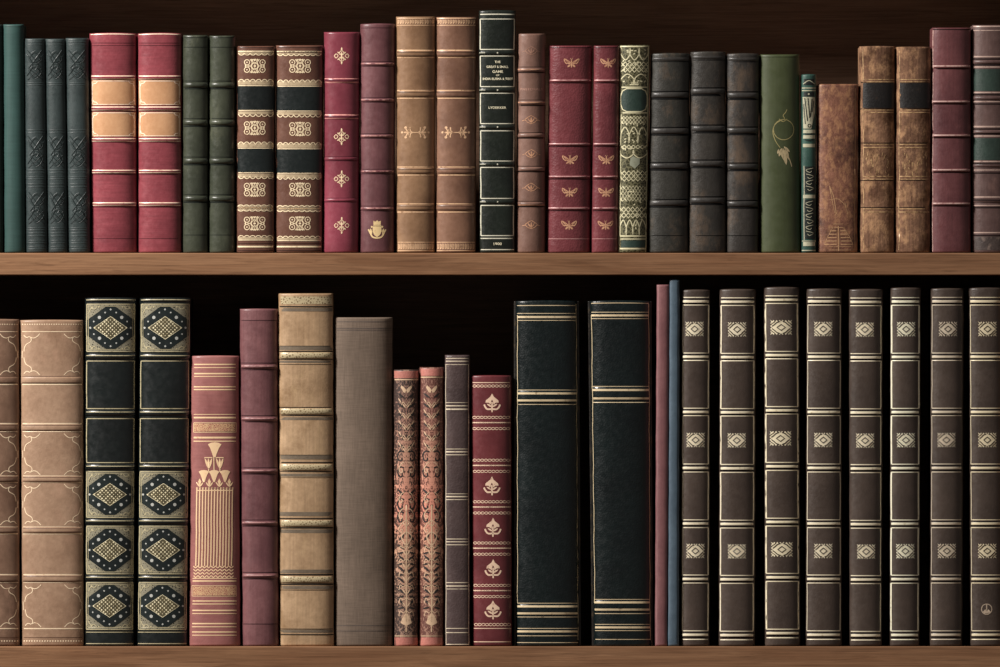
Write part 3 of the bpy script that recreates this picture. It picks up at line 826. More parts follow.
    for (yy0, yy1) in ((168, 192), (201, 237)):
        n = int((yy1-yy0)/6)
        for i in range(n):
            y = yy0+(yy1-yy0)*i/n; s = 1 if i % 2 else -1
            k.path([(b.X(-.5*s+.1,y),y),(b.X(.5*s+.1,y+2),y+2),(b.X(.1,y+4.5),y+4.5),(b.X(-.3*s+.1,y+3),y+3)], .6)
    k.vl(-.66, 166, 240, .7)
    k.done('silver_blocking', g, .32)
    k = Ink(b)
    for (u0,y0,u1,y1,w) in ((-.55,98,-.2,121,1.0),(-.1,98,.1,118,.9),(.45,99,.2,117,1.0),(.7,101,.45,112,.7),(-.7,104,-.5,124,.8)):
        k.path([(b.X(u0,y0),y0),(b.X(u1,y1),y1)], w, straight=True)
    k.ring(b.X(.05,125.6), 125.6, 1.5, .8, 8)
    for y in (133.6, 139.6): k.path([(b.X(-.6,y),y),(b.X(0,y+.9),y+.9),(b.X(.7,y),y)], .9)
    k.done('black_blocking', mb, .44)
    # --- worn reddish brown
    m = leather('worn russet leather', (150,92,66), (106,58,42), 46, 2.2, 500, .5, .46, None, .2, ((184,136,98), .8, 170), ((62,38,32), 26))
    b = Book('leather_book', 'short worn russet book with speckled scuffs and a scratched stepped pyramid', 817.6, 858.4, 818, 857.4, 84, B1, m, UP, .12, 2.4, wob=.4); b.body()
    g = gold('rubbed ochre lines', (196,148,104), (130,90,64), .25)
    k = Ink(b)
    k.path([(829.5,186),(832,200),(836,216)], 1.0, taper=True); k.path([(830,187),(834,199),(836.6,214)], .7)
    k.path([(829,200),(838,199),(846,206)], .5); k.path([(845,203),(848,214)], .5, straight=True)
    for i in range(7):
        y = 224+i*3.4; hw = 5+i*1.55
        if i > 1: k.path([(838.5-hw,y),(836.5,y)], 1.0, straight=True); k.path([(840.5,y),(838.5+hw,y)], 1.0, straight=True)
        else: k.path([(838.5-hw,y),(838.5+hw,y)], .6, straight=True)
    for y in (246.5, 250): k.path([(829,y),(851,y)], .5, straight=True)
    k.path([(838.5,226),(838.6,251)], 1.0, straight=True)
    k.path([(824,245),(828,236),(833,228)], .5); k.path([(853,245),(849,236),(844,228)], .5)
    k.vl(.86, 88, 250, .5); k.done('scratched_emblem', g)
    # --- two aged tan with black labels
    gd = leather('black label on tan', (34,29,28), (22,20,20), 50, 1.2, 600, .4, .45, None, .2, ((84,64,50), .2, 120))
    for (q, yt, l, c1, sd) in (((859.6, 895, 859.8, 894.4), 46.4, 'aged crackled tan book with black label, the left one of the pair', (150,106,76), 0),
                           ((896, 931, 895.6, 930), 47, 'aged crackled tan book with black label, the right one of the pair', (138,96,70), 1)):
        m = leather('aged crackled tan calf', c1, (108,71,50), 36, 1.8, 420, .6, .44, 'v', .6, ((204,160,120), .7, 110), ((70,46,30), 34))
        b = Book('leather_book', l, *q, yt, B1, m, UP, .18, 2.4, wob=.6, arch=.4); b.body()
        k = Ink(b); k.panel(83, 108, -.82+sd*.04, .97); k.done('title_label', gd, .3, label='black label panel')
        g = gold('rubbed straw gilt', (206,164,112), (110,78,52), .5)
        k = Ink(b)
        for y in (79.5, 81.8, 110, 112.4, 144.4, 147.4, 176.4, 179.2, 208.8, 212): k.hl(y, .9, -.8, .95)
        k.vl(-.8, yt+3, 250, .6)
        k.done('gilt_rule', g)
        k = Ink(b)
        for i in range(26):
            x = b.X(-.65+1.5*random.random(), 160); y = random.uniform(150, 174)
            k.path([(x,y),(x+random.uniform(-1,1),y+random.uniform(2,5))], .7, straight=True)
        k.done('gilt_ornament', g)
        k = Ink(b)
        for y in (82.4,108.8,143,180.4,207.4): k.hl(y,.8)
        k.done('blind_tooling_and_shade', leather('dark tan crack', (52,34,24)), .12)
    # --- burgundy ribbed
    m = leather('wine red calf', (122,62,64), (94,44,48), 20, 1, 600, .3, .42, 'v', .22, ((136,84,82), .2, 40))
    b = Book('leather_book', 'tall wine red ribbed book with rubbed pale ribs near the right edge', 931.8, 971, 931.2, 970.8, 27.6, B1, m, UP, .17, 2.5, wob=.35); b.body()
    b.add_bands([(y, 3.6, 1.4) for y in (66.6, 101.8, 135.6, 170.2, 203.8)])
    k = Ink(b)
    for y in (66, 101.4, 135.2, 169.8, 203.4): k.hl(y, 1.3)
    k.vl(-.93, 30, 252, .8)
    k.done('rubbed_rule', gold('rubbed pinkish edge', (192,152,142), (130,76,74), .35, .0, .5))
    k = Ink(b)
    for y in (68.8,104,137.8,172.4,206, 29.4): k.hl(y,1.1)  # groove below each rib, thickened to paint in the rib's shade
    k.done('blind_tooling_and_shade', leather('dark wine groove', (52,22,24)), .1)
    # --- taupe with green labels
    m = leather('taupe calf', (116,86,80), (84,56,52), 18, 1, 600, .3, .42, 'v', .2, ((140,108,98), .25, 40))
    b = Book('leather_book', 'tall taupe book with two dark green labels cut by the right edge', 972.2, 1012, 972.4, 1012, 25, B1, m, UP, .22, 2.3); b.body()
    b.add_bands([(y, 3.6, 1.2) for y in (62, 98, 132, 165.4, 200.6)])
    gl = leather('dark green label leather', (46,68,58), (36,54,46), 40, 1)
    for y0, y1 in ((69, 91), (138, 160)):
        k = Ink(b); k.panel(y0, y1, -.97, .97); k.done('title_label', gl, .3, label='dark green label panel')
    k = Ink(b)
    for y, w in ((26.4,1.2),(30.4,.9),(56.6,1.3),(67,1.3),(92.4,1.3),(101.6,1.0),(126.6,1.6),(136,1.2),(161.4,1.3),(170,1.0),(197,1.4),(205.4,1.0),(232.6,1.2)): k.hl(y, w)
    k.done('gilt_rule', gold('silvery worn rule', (184,154,140), (110,80,76), .2))
    k = Ink(b)
    for y in (59, 64.8, 94.6, 104, 129, 133.8, 163.6, 173, 200, 207.6, 235.4): k.hl(y, 1.5)
    k.done('blind_tooling_and_shade', leather('dark taupe groove', (46,30,28)), .1)
    k = Ink(b); k.panel(236.6, 250, -.9, .95); k.done('foot_panel', leather('scuffed foot', (90,74,68), (58,44,40), 60, 1.5, 500, .5, .5, None, .2, ((150,130,118), .6, 120)), .25)

# ================================================================== LOWER SHELF
def corner_flourish(k, x, y, sx, sy, s=1.0):
    T = lambda pts: [(x+sx*a*s, y+sy*b*s) for a, b in pts]
    k.path(T([(17,0),(13.5,3.4),(10,4.2),(7.4,3.0),(8.6,5.2),(7.6,8),(3.4,10.6),(1.6,14),(1.0,17.5)]), .75)
    k.path(T([(1,1.2),(3.6,3.6),(7.2,2.6)]), .75)
def ornate_panel(b, y0, y1, G, F1, F2, D, P, P2):
    X = lambda u, y: (b.X(u, y), y)
    yc = (y0+y1)/2; h = y1-y0; cx = b.X(0, yc)
    k = Ink(b); k.panel(y0, y1, -.93, .93); k.done('tooled_panel', F1, .2)
    k = Ink(b); hw = b.w/2
    k.poly([X(-.99,yc-h*.13), (cx-4,y0+h*.05), (cx+4,y0+h*.05), X(.99,yc-h*.13), X(.99,yc+h*.13), (cx+4,y1-h*.05), (cx-4,y1-h*.05), X(-.99,yc+h*.13)])
    k.done('dark_lozenge', D, .32)
    k = Ink(b); k.poly([(cx-hw*.66,yc),(cx,yc-h*.235),(cx+hw*.66,yc),(cx,yc+h*.235)]); k.done('gilt_lozenge', F2, .44)
    k = Ink(b); a, c = hw*.66, h*.235
    for i in range(-8, 9):
        for j in range(-6, 7):
            x, y = i*1.95, j*1.95
            if (i+j) % 2 == 0 and abs(x)/(a-.6)+abs(y)/(c-.4) < 1:
                r = .95 if (i*i+j*j) % 3 != 1 else .62
                k.face([(cx+x-r,yc+y),(cx+x,yc+y-r),(cx+x+r,yc+y),(cx+x,yc+y+r)])
    k.path([(cx-a,yc),(cx,yc-c),(cx+a,yc),(cx,yc+c)], .55, closed=True, straight=True)
    k.done('gilt_lozenge_beads', P2, .5)
    k = Ink(b)
    for sx in (-1,1):
        for sy in (-1,1):
            k.dot(cx+sx*hw*.44, yc+sy*h*.215, 1.7, 9); k.dot(cx+sx*hw*.22, yc+sy*h*.315, .85, 6); k.dot(cx+sx*hw*.66, yc+sy*h*.13, .85, 6)
        k.dot(cx+sx*hw*.8, yc, 1.1, 7)
    k.dot(cx, yc-h*.38, 1.1, 4); k.dot(cx, yc+h*.38, 1.1, 4)
    k.done('pearl_dots', P, .46)
    k = Ink(b); k.frame(y0+.6, y1-.6, -.93, .93, .8); k.frame(y0+2.6, y1-2.6, -.86, .86, .4)
    for sx in (-1,1):
        for sy, ye in ((1,y0),(-1,y1)):
            x = b.X(sx*.84, ye)
            k.path([(x,ye+sy*9),(x-sx*2,ye+sy*5),(x-sx*6,ye+sy*5.4),(x-sx*8,ye+sy*3)], .7); k.dot(x-sx*3,ye+sy*4,1.0,6); k.dot(x-sx*10,ye+sy*3.4,.8,6)
    k.done('gilt_frame', G, .48)

def build_lower():
    # --- light brown pair with corner flourishes
    for (q, yt, l, full) in (((-46, 19.2, -45, 19.6), 319.4, 'light brown tooled book cut by the left edge of the lower shelf', False),
                       ((20.4, 83.2, 22, 83.6), 320.2, 'wide light brown book with gilt corner flourishes in every panel', True)):
        m = leather('light brown calf', (178,138,106) if full else (148,110,84), (152,112,82) if full else (122,86,64), 24, 1.1, 700, .25, .44, None, .2, ((190,150,126), .3, 24))
        g = gold('bright pale gilt', (255,226,186), (200,156,120), .1)
        b = Book('leather_book', l, *q, yt, B2, m, LO, .14, 2.6, 210, arch=.5); b.body()
        b.add_bands([(380.2, 7, .9), (427.8, 7, .9), (479.4, 6, .9), (530.4, 6, .9), (578.8, 7, .9)])
        k = Ink(b)
        for y, w in ((331.6,.7),(384.4,1.2),(423.6,1.2),(431.6,.6),(475.8,.6),(482.6,.5),(526.6,.5),(533.8,1.1),(574.6,1.1),(582.6,.5),(628.6,1.1)): k.hl(y, w)
        dotted(k, 324.4, .7, 2.4); dotted(k, 641, .85, 2.6)
        k.done('gilt_rule', g)
        for y0, y1 in ((333.8, 375), (433.6, 475), (484, 525), (584.6, 627)):
            for sx, u in ((1, -.93), (-1, .93)):
                for ye, sy in ((y0, 1), (y1, -1)):
                    k = Ink(b); corner_flourish(k, b.X(u,ye), ye, sx, sy); k.done('gilt_flourish', g, split=False)
            k = Ink(b)
            x = b.X(.95, y0); k.vl(.95, y0+17, y1-17, .5); k.vl(-.955, y0+17, y1-17, .5)
            k.done('gilt_rule', g)
        k = Ink(b)
        for y in (376.4, 382.8, 425.2, 430, 477.4, 481, 528.6, 532, 576.6, 581, 637.6): k.hl(y, .6)
        k.done('blind_tooling_and_shade', leather('dark tan crease', (104,68,50)), .1)
    # --- black with gilt diamond panels
    m = leather('black green polished morocco', (20,29,29), (14,20,20), 20, .5, 700, .15, .33, None, .2, None, None, .7)
    G = gold('antique gilt', (184,172,132), (96,90,66), .15)
    F1 = filigree('dense antique gilt tooling', (158,152,130), (42,42,35), 540, .2)
    F2 = leather('dark bronze ground', (104,92,58), (70,64,42), 300, 1)
    P2 = gold('bright pale gilt beads', (246,234,190), (214,190,120), .1, .1)
    Dk = leather('black green onlay', (30,40,40), (24,32,32), 20, .5, 700, .15, .34)
    P = gold('silver pearls', (176,178,172), (190,190,180), 0, .2)
    for (q, yt, l) in (((84.8, 136.6, 84.6, 134.2), 298, 'black book with gilt diamond panels, beside the wide light brown one'), ((139.6, 191.2, 136.6, 187.6), 298, 'black book with gilt diamond panels, beside the rose red one')):
        b = Book('leather_book', l, *q, yt, B2, m, LO, .18, 2.4, 210, arch=.6); b.body()
        b.add_bands([(y, 5.6, 1.7) for y in (356.4, 413, 467, 521.6, 578)])
        b.add_bands([(300.4, 3, .8)])
        for y0, y1 in ((303.6, 352), (471, 518), (525.6, 574.4), (582, 630)): ornate_panel(b, y0, y1, G, F1, F2, Dk, P, P2)
        k = Ink(b)
        for y0, y1 in ((361, 408.6), (418.6, 462.6)): k.frame(y0, y1, -.93, .93, .8)
        for y in (300, 355.6, 412, 466.2, 520.8, 577.2): k.hl(y, .7)
        for y in (632.2, 643.6): k.hl(y, .7)
        k.done('gilt_rule', G)
    # --- rose red with papyrus column
    m = leather('dusty rose cloth', (170,98,92), (144,76,74), 18, .7, 700, .2, .44, 'h', .14)
    g = gold('peach gilt', (246,206,156), (214,150,116), .04)
    b = Book('cloth_book', 'rose red book with a gilt papyrus column', 191.2, 239, 189, 240.4, 356, B2, m, LO, .17, 2.5, 180, arch=.5); b.body()
    k = Ink(b)
    for y, w in ((364.4,1.2),(367.6,.8),(373.6,1.4),(376.4,.8),(386.8,1.2),(389.6,1.1),(414.4,.6),(417.6,1.6),(437.6,1.8),(441.2,1.0),
                 (578.4,.8),(581,1.4),(601,1.1),(604,.9),(610.4,1.3),(613.6,.8),(623.6,1.3),(626.8,.9),(632,1.2),(635.2,.8)): k.hl(y, w, -.88, .86)
    k.frame(422.8, 432.2, -.88, .86, .6); k.frame(585.6, 596.2, -.9, .84, .5)
    k.done('gilt_rule', g)
    sh = gold('muted brick gilt wash', (196,132,108), (176,112,94), .1, .1)
    k = Ink(b)
    for y0, y1 in ((423.6, 431.4), (586.4, 595.4)): k.panel(y0, y1, -.86, .82)
    k.done('filigree_strip', filigree('rose gilt filigree', (236,196,150), (160,92,86), 700, .1), .18)
    k = Ink(b)
    k.rect(196.2, 489, 232.4, 565); k.done('gilt_wash', leather('rosy tan column wash', (156,90,80), (142,80,72), 60), .1); k = Ink(b)
    def bell(cx, y0, y1, w, st=1.6):
        yy = y1-y0
        k.poly([(cx-w/2,y0+yy*.14),(cx-w*.26,y0+yy*.03),(cx,y0),(cx+w*.26,y0+yy*.03),(cx+w/2,y0+yy*.14),(cx+w*.32,y0+yy*.4),(cx+w*.17,y0+yy*.75),(cx+st/2,y1),(cx-st/2,y1),(cx-w*.17,y0+yy*.75),(cx-w*.32,y0+yy*.4)])
    bell(214.6, 442.2, 457.2, 13.6, 2.4)
    k.path([(214,457),(214,470)], 1.0, straight=True)
    for cx in (208.6, 219.8):
        for a in (-.4, 0, .4): k.leaf(cx, 469, cx+a*9, 458, 2.2)
        k.path([(cx-4,457.6),(cx+4,457.6)], .9, straight=True); k.path([(cx,468),(cx,472)], 1.0, straight=True)
    for cx in (203.8, 214, 225): bell(cx, 470, 482, 10.4)
    xs = [199.6, 209.2, 219.2, 229.2]
    for cx in xs:
        k.poly([(cx,478.4),(cx+1.6,481.6),(cx,486.8),(cx-1.6,481.6)]); 
        for s in (-1,1): k.leaf(cx, 487, cx+s*3.6, 482, 1.4)
    n = 13
    for i in range(n):
        x = 196.8+(232.4-196.8)*i/(n-1); k.path([(x,487.4),(x-.9,566)], 1.15, straight=True)
        k.dot(x, 488, .9, 6)
    k.path([(196.4,490.4),(232.8,490.4)], .9, straight=True)
    for j in range(4): waves(k, 567+j*3.2, 193.6, 233.4, 9, 1.8, 1.0)
    k.done('gilt_papyrus_column', g, .2)
    # --- plum burgundy ribbed
    m = leather('plum burgundy calf', (132,78,80), (106,58,62), 20, 1, 600, .3, .44, 'v', .2)
    b = Book('leather_book', 'plum burgundy ribbed book between the papyrus column one and the tan one', 239.8, 277.6, 242.6, 278.8, 309, B2, m, LO, .22, 2.4, 190, arch=.4, wob=.35); b.body()
    b.add_bands([(y, 4.4, 1.6) for y in (366.6, 419, 471, 523, 575.8)])
    k = Ink(b)
    for y in (366, 418.4, 470.6, 522.6, 575.2): k.hl(y, 1.0)
    k.done('rubbed_rule', gold('rubbed mauve rib', (184,130,126), (130,80,84), .45, 0, .5))
    k = Ink(b)
    for y in (320.4, 363, 369.8, 415.6,422,467.8,474.2,520,526.2,572.4,579,624): k.hl(y,.7)
    k.done('blind_tooling_and_shade', leather('dark plum groove', (66,34,40)), .1)
    # --- big tan vellum
    m = leather('straw tan vellum', (194,154,110), (164,126,86), 26, 1.1, 600, .25, .46, 'v', .2, ((204,174,130), .3, 30), ((128,98,66), 18))
    b = Book('leather_book', 'tall straw tan book with dark double rules and pale tooled ribs', 278.4, 332.9, 280, 334.0, 293.4, B2, m, LO, .14, 2.6, 210, wob=.4); b.body()
    grey = leather('grey brown stained band', (126,108,86), (104,88,70), 40, 1)
    k = Ink(b)
    for y0, y1 in ((308, 311.4), (346, 350), (360.6, 362.8), (417.2, 420), (455.4, 459.4), (473.6, 476.6), (512, 516), (529.4, 533), (569.6, 573), (586, 589), (630, 632.6)): k.panel(y0, y1, -.975, .975)
    k.done('stained_band', grey, .12)
    b.add_bands([(355.4, 6.4, 1.4), (411.4, 6.4, 1.4), (467.2, 6.6, 1.4), (523.2, 6.6, 1.4), (579.4, 6.6, 1.4)])
    tool = filigree('silvery ochre tooling', (196,180,144), (128,110,82), 420, .16, .1)
    k = Ink(b)
    for y in (355.4, 411.4, 467.2, 523.2, 579.4): k.panel(y-2.8, y+2.8, -.94, .95)
    k.panel(296.5, 304, -.92, .95)
    k.done('tooled_strip', tool, .16)
    k = Ink(b)
    for y, w in ((306.6,1.3),(351.4,1.2),(359.4,.8),(407.4,.8),(415.6,.8),(462.6,1.2),(471.6,.9),(518.6,1.2),(527.8,1.4),(574.6,1.5),(584.2,1.5),(629,.7),(634.6,1.1),(364.4,.5),(477.6,.4),(346,.5),(455,.5),(590,.5)): k.hl(y, w, -.98, .98)
    k.done('dark_rule', leather('dark umber rule', (52,44,34)), .2)
    # --- linen
    m = cloth('grey brown linen', (124,103,86), (104,86,71), 560, .3, .75, .3, .25)
    b = Book('cloth_book', 'plain grey brown linen book with woven texture', 334.8, 392.4, 335.4, 392.8, 317.4, B2, m, LO, .17, 2.5, 200, wob=.3); b.body()
    k = Ink(b)
    for y in (321.8, 328.4, 330.2, 625.6, 631): k.path([(b.X(-.97,y),y),(b.X(.97,y),y)], .8, straight=True)
    k.done('pressed_rule', cloth('darker linen crease', (92,78,70), (84,70,62)), .08)
    # --- marbled pink pair
    for (q, yt, l, tint, sd) in (((393.8, 418.8, 394.4, 418.2), 369.6, 'slim black and pink damask book, darker of the pair', .0, 1), ((419.6, 444, 419.4, 443.6), 367.2, 'slim black and pink damask book, pinker of the pair', .14, 2)):
        t = NT('black and pink damask cloth')
        tc = t.n('ShaderNodeSeparateXYZ'); t.L(t.geo, tc.inputs[0])
        cx = XP((q[0]+q[1])/2)
        ax = t.math('ABSOLUTE', t.math('SUBTRACT', tc.outputs[0], cx))
        cmb = t.n('ShaderNodeCombineXYZ'); t.L(ax, cmb.inputs[0]); t.L(tc.outputs[2], cmb.inputs[2]); cmb.inputs[1].default_value = sd*0
        n = t.noise(t.mapping((420, 1, 260), src=cmb.outputs[0]), 1, 3, .6, 1.6)
        e2 = t.math('POWER', t.math('MULTIPLY', ax, 1000/11.5), 2.0)
        zq = t.math('SUBTRACT', t.math('MULTIPLY', tc.outputs[2], 1/.28), (ZP(646)+.13)/.28)
        e2 = t.math('ADD', e2, t.math('MULTIPLY', t.math('MULTIPLY', zq, zq), 2.2))
        pat = t.ramp(t.math('SUBTRACT', n, t.math('MULTIPLY', e2, .13)), .41, .46)
        zz = t.n('ShaderNodeMapRange'); t.L(tc.outputs[2], zz.inputs[0]); zz.inputs[1].default_value = ZP(646); zz.inputs[2].default_value = ZP(367)
        rp = t.n('ShaderNodeValToRGB'); t.L(zz.outputs[0], rp.inputs[0]); e = rp.color_ramp.elements
        e[0].position = 0; e[0].color = lin((150,120,104)); e[1].position = 1; e[1].color = lin((140,112,96))
        for p, c in ((.14, (168,132,112)), (.34, (206,160,132)), (.48, (222, 150, 128)), (.66, (200,150,126)), (.85, (150,112,98))):
            a = e.new(p); a.color = lin(c)
        dark = lin((48,38,36)) if sd == 1 else lin((66,42,38))
        f2 = t.math('MULTIPLY', t.math('SUBTRACT', 1.0, pat), .92)
        col = t.mix(f2, rp.outputs[0], dark)
        if tint: col = t.mix(tint*.6, col, lin((232,128,108)))
        t.L(col, t.b.inputs['Base Color']); t.b.inputs['Roughness'].default_value = .48
        m = t.m
        b = Book('cloth_book', l, *q, yt, B2, m, LO, .3, 2.2, 150, board=leather('dark boards', (56,44,40)), arch=-.3); b.body()
        pk = leather('salmon pink edge', (214,124,108) if sd == 2 else (192,112,96), (196,106,92), 50, 1)
        k = Ink(b); k.panel(yt+1.2, yt+8.6, -.98, .98); k.panel(637.4, 645.6, -.98, .98); k.done('pink_end_band', pk, .2, label='salmon pink end band')
        g = gold('tarnished buff', (212,176,140), (150,116,92), .1, .1)
        k = Ink(b); k.hl(yt+10, 1.2); k.hl(636, .8)
        cxp = (q[0]+q[1]+q[2]+q[3])/4
        for s in (-1, 1):
            k.poly([(cxp,390),(cxp+s*2,387.5),(cxp+s*5,385.2),(cxp+s*5.6,387.6),(cxp+s*3,392),(cxp+s*1,393)])
            for y0, s1 in ((500, 1), (516, 1), (530, -1), (470, 1)):
                k.path([(cxp+s*2,y0-8),(cxp+s*5,y0-6),(cxp+s*7.4,y0-1),(cxp+s*5.5,y0+3),(cxp+s*3.6,y0+.6),(cxp+s*5.4,y0-1)], .8)
            k.path([(cxp+s*1,532),(cxp+s*5,536),(cxp+s*3,542),(cxp+s*.6,545)], 1.1)
            for y0 in range(545, 622, 13):
                k.path([(cxp,y0),(cxp+s*3,y0+3),(cxp+s*6,y0+1),(cxp+s*7.4,y0+6)], .7); k.leaf(cxp+s*.6,y0+10,cxp+s*4,y0+5,1.4)
            for y0 in range(400, 455, 11):
                k.path([(cxp,y0+6),(cxp+s*3,y0+2),(cxp+s*4.6,y0+5)], .6); k.leaf(cxp+s*5,y0+3,cxp+s*8,y0-2,1.2); k.leaf(cxp+s*.6,y0+8,cxp+s*3.6,y0+4,1.3)
            k.poly([(cxp,612),(cxp+s*4,618),(cxp+s*5.6,623),(cxp,626)])
        kd = Ink(b)
        for s_ in (-1, 1):
            for y0 in (506, 519, 458, 474):
                kd.path([(cxp+s_*2.2,y0-6),(cxp+s_*6,y0-7),(cxp+s_*8.6,y0-3),(cxp+s_*7.4,y0+2),(cxp+s_*4.6,y0+2.6),(cxp+s_*4.2,y0-.6)], 1.5)
            kd.leaf(cxp+s_*2,534,cxp+s_*8,541,2.6); kd.leaf(cxp+s_*3,495,cxp+s_*9,489,2.4)
            for y0 in range(550, 616, 11): kd.leaf(cxp+s_*1.6,y0,cxp+s_*8.4,y0-6,2.4); kd.leaf(cxp+s_*2,y0+2,cxp+s_*9,y0+4,2.0)
            for y0 in range(398, 452, 10): kd.leaf(cxp+s_*1.6,y0,cxp+s_*8.6,y0-5,2.2)
        kd.done('damask_ground', leather('dark damask ground', (50,40,38)), .1, split=False)
        k.path([(cxp,505),(cxp,622)], 1.3, straight=True); k.ring(cxp, 523, 2.6, 1.0, 10); k.path([(cxp,626),(cxp,632)], 1.2, straight=True)
        k.done('damask_scrolls', g, .16)
    # --- thin mauve brown with frames
    m = leather('dark mauve grained calf', (90,70,68), (70,53,52), 24, 1, 500, .6, .4)
    g = gold('fine silver gilt', (224,206,176), (120,100,90), .12)
    b = Book('leather_book', 'slim dark mauve brown book with thin double gilt rules', 444.9, 469.6, 445.2, 470, 355, B2, m, LO, .17, 2.6, 160); b.body()
    k = Ink(b)
    for y, w in ((358.4,.8),(361.2,.9),(364.6,.5),(402.6,.5),(405.8,1.0),(409.2,1.4),(449,.6),(451.8,1.2),(454.8,.7),(493.8,.6),(496.6,1.2),(499.6,.7),(539,.7),(541.8,.8),(544.8,.7),(582.6,.8),(586,1.1),(589,.6),(628.4,.7),(632.6,.8),(644.4,.7)): k.hl(y, w, -.93, .9)
    k.vl(.9, 364, 645, .5); k.vl(-.93, 364, 645, .4)
    k.done('gilt_rule', g)
    # --- deep red with palmettes
    m = leather('deep garnet calf', (124,46,50), (98,32,38), 18, .8, 600, .2, .38)
    g = gold('pink gold', (252,214,180), (150,70,66), .08)
    b = Book('leather_book', 'short garnet red book with five gilt palmette leaves', 471, 511.2, 472.8, 511.9, 375.6, B2, m, LO, .17, 2.5, 170, arch=.4); b.body()
    ys = (420.6, 463.4, 505, 546.2, 588.6)
    k = Ink(b); k.hl(382.6, .8, -.93, .93); chain(k, 386, 2.4)
    for y in ys:
        chain(k, y-3.2, 2.4); k.hl(y+2, .9, -.93, .93); dotted(k, y+2, .8, 1.8); chain(k, y+8, 2.4)
    chain(k, 624.6, 2.6); k.hl(628.4, .7); k.hl(641.8, .8)
    k.done('gilt_rule', g)
    for cy in (403, 486, 527.4, 568.8, 610):
        k = Ink(b); orn_palmette(k, 492 if cy < 500 else 493, cy, 16.6, 18.6); k.done('gilt_palmette', g)
    # --- two big black green
    m = leather('black green heavy morocco', (13,27,28), (8,18,20), 22, 1, 620, .28, .34, None, .2, None, None, .5, True)
    mbd = leather('rubbed black board edge', (46,40,34), (28,26,24), 60, 1.6, 500, .5, .45, None, .2, ((112,92,62), .4, 160))
    g = gold('aged ivory gilt', (214,192,150), (120,96,70), .1)
    for (q, yt, l, thin, thick, vr) in (((516, 577, 516, 579), 301, 'heavy black green book with gilt double rules, beside the garnet one', (305.6, 313.4, 320.4, 390, 404.4, 603.2, 617, 628.4, 635.8, 642.6), (317, 393.4, 400.4, 606.4, 613.4, 631.4), .985),
                             ((590, 649.6, 594, 651), 301, 'heavy black green book with gilt double rules, beside the thin pink one', (303.4, 312.2, 318.6, 386.4, 402.4, 599.4, 613.6, 624.4, 630.6, 639.4), (315.4, 390, 398.4, 602.4, 609.6, 627.4), .95)):
        b = Book('leather_book', l, *q, yt, B2, m, LO, .15, 2.8, 220, shoulder=2.3, board=mbd, wob=.4, arch=.8); b.body()
        b.add_bands([(thick[1]+3.6, 13, .9), ((thick[3]+thick[4])/2, 11, .8)])
        k = Ink(b)
        for y in thin: k.hl(y, .6, -.955, .97)
        for y in thick: k.hl(y, 2.0, -.955, .97)
        k.vl(-.955, yt+14, 603, .5); k.vl(.975, yt+3, 640, .6)
        k.done('gilt_rule', g)
    # --- thin pink and thin blue
    m = leather('dusty pink cloth', (148,90,92), (126,72,76), 30, .8, 700, .3, .5)
    b = Book('cloth_book', 'very thin dusty pink book standing beside the blue one', 656.8, 669.2, 655, 667, 284.6, B2, m, LO, .18, 2.4, 190, wob=.25); b.body()
    k = Ink(b); k.vl(-.72, 287, 643, .6); k.done('joint_crease', leather('pale pink crease', (178,124,122)), .1)
    m = leather('slate blue cloth', (82,106,124), (68,90,108), 30, .8, 700, .3, .5)
    b = Book('cloth_book', 'very thin slate blue book standing beside the pink one', 669.8, 679.6, 668, 679, 279.6, B2, m, LO, .16, 2.4, 190, wob=.25); b.body()
    k = Ink(b); k.vl(.62, 282, 643, .5); k.done('joint_crease', leather('deep blue crease', (52,70,84)), .1)
    # --- eight matching volumes
    m = leather('dark cocoa leather', (82,66,56), (66,52,44), 26, .8, 600, .35, .42)
    F = gold('champagne gilt', (226,212,168), (150,134,100), .06)
    specs = [((681.8, 710, 681.4, 709.4), 290, 0, (694.6, 695.6, 695.4), 0, 'beside the thin blue book'),
             ((719.8, 756, 718.8, 755), 289.4, .4, (737, 736.6, 736.8), 0, 'widest of the left three in the set'),
             ((764, 799.2, 765, 800.4), 287.4, -1.6, (781.2, 780.6, 782), 0, 'with the brightest yellowest gilt squares'),
             ((806.6, 842, 805.6, 842), 289, 0, (823.2, 823.2, 823.2), 0, 'right of the brightest gilt one'),
             ((849, 882.8, 849.6, 882), 289.4, .6, (865, 865.2, 866.2), 0, 'left of the narrow one with full frames'),
             ((890.6, 920.8, 889.8, 919.4), 288, .2, (906.2, 906, 905.4), 0, 'narrow one with full bright frames'),
             ((931, 963.8, 930, 962.4), 288.6, 0, (948, 946.4, 946.8), 0, 'with the dullest gilt, second from the right edge'),
             ((969, 1003.6, 970.4, 1004.8), 288, 0, (987.4, 987.2, 987.2), 1, 'with a small round emblem near its foot')]
    gl = {2: (255,240,200), 6: (208,192,166), 5: (244,238,206), 7: (226,210,172)}
    MDK = plain('dark cocoa tracery', (44,34,27), .6, .1)
    for i, (q, yt, dy, xs, mk, l) in enumerate(specs):
        g = gold('champagne gilt', gl.get(i, (244,230,196)), (180,164,130), .04)
        b = Book('leather_book', 'dark cocoa volume of the matching set, ' + l, *q, yt, B2, m, LO, .2, 2.4, 200, wob=.2, arch=.5); b.body()
        b.add_bands([(y+dy, 4.4, 1.0) for y in (301.4, 356.8, 412, 468, 523.6, 579, 634.8)])
        k = Ink(b); us, ue = -.92, .9
        sw = {2: 1.4, 5: 1.4, 1: 1.1, 0: 1.1}.get(i, .8)
        for y in (297.4, 305, 353, 360.4, 408.2, 415.6, 464, 472, 519.8, 527.6, 575, 583, 630.8, 639.4): k.hl(y+dy, .9, us, ue)
        for y in (301.4, 356.8, 412, 468, 523.6, 579, 634.8): k.hl(y+dy, 2.3, us, ue)
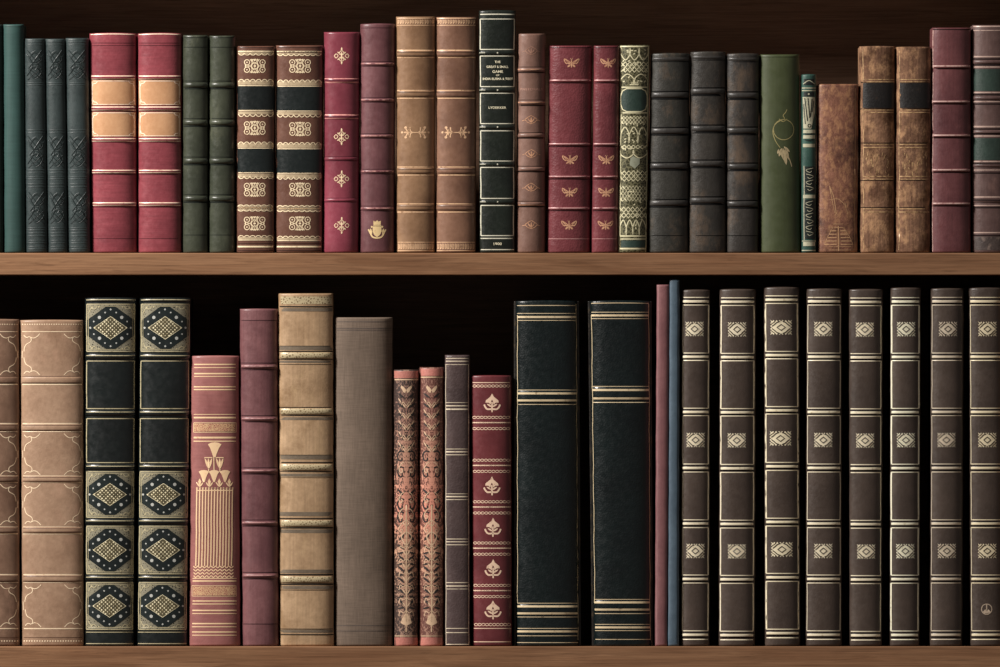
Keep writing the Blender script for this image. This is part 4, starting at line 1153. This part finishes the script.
        for y0, y1 in ((305, 353), (360.4, 408.2), (415.6, 464), (472, 519.8), (527.6, 575), (583, 630.8)):
            if i != 6: k.vl(ue, y0+dy, y1+dy, sw)
            if i not in (4,): k.vl(us, y0+dy, y1+dy, sw if i in (0,1,2,5) else .5)
        k.done('gilt_frame', g)
        for x, y in zip(xs, (329, 440, 551)):
            bw = 18.8 if i != 2 else 22
            k = Ink(b); block_ground(k, x, y+dy, bw, 15); k.done('gilt_ornament', g, .14)
            k = Ink(b); block_lines(k, x, y+dy, bw, 15); k.done('ornament_tracery', MDK, .34)
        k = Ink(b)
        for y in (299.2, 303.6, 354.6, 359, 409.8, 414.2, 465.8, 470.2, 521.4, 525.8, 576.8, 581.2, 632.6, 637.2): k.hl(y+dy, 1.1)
        k.done('blind_tooling_and_shade', leather('dark cocoa groove', (30,24,22)), .08)
        if mk:
            k = Ink(b); k.ring(986.6, 609.2, 5.2, .8, 18); k.path([(986.6,604.5),(986.6,611)], 1.2, straight=True)
            k.poly([(982.6,612),(985,609.4),(986.6,611.4),(988.4,609.4),(990.8,612),(989.6,613.4),(983.8,613.4)])
            k.done('publisher_emblem', gold('tarnished emblem gilt', (186,164,140), (120,100,86), .05))

build_upper(); build_lower()

# ------------------------------------------------------------------ light, camera
def area(name, loc, target, size, energy, color, sy=None):
    l = bpy.data.lights.new(name, 'AREA'); l.energy = energy; l.color = color; l.size = size
    if sy: l.shape = 'RECTANGLE'; l.size_y = sy
    o = bpy.data.objects.new(name, l); COL.objects.link(o); o.location = loc
    d = Vector(target)-Vector(loc); o.rotation_euler = d.to_track_quat('-Z', 'Y').to_euler()
    return o
area('window_light', (-2.05, -1.1, 3.15), (-.1, 0, 1.5), 0.5, 142, (1.0, .95, .90))
w = bpy.data.worlds.new('World'); bpy.context.scene.world = w; w.use_nodes = True
w.node_tree.nodes['Background'].inputs[0].default_value = (1.0, .92, .86, 1)
w.node_tree.nodes['Background'].inputs[1].default_value = .12

cam = bpy.data.cameras.new('camera'); co = bpy.data.objects.new('camera', cam); COL.objects.link(co)
DIST = 30.0
cam.sensor_width = 36; cam.sensor_fit = 'HORIZONTAL'; cam.lens = 36*DIST/1.0
cam.clip_end = 100; cam.clip_start = .1
co.location = (0, -DIST, ZC); co.rotation_euler = (PI/2, 0, 0)
sc = bpy.context.scene; sc.camera = co
sc.view_settings.view_transform = 'Standard'; sc.view_settings.look = 'None'
sc.view_settings.gamma = 1; sc.view_settings.use_curve_mapping = False
sc.view_settings.exposure = 0.0
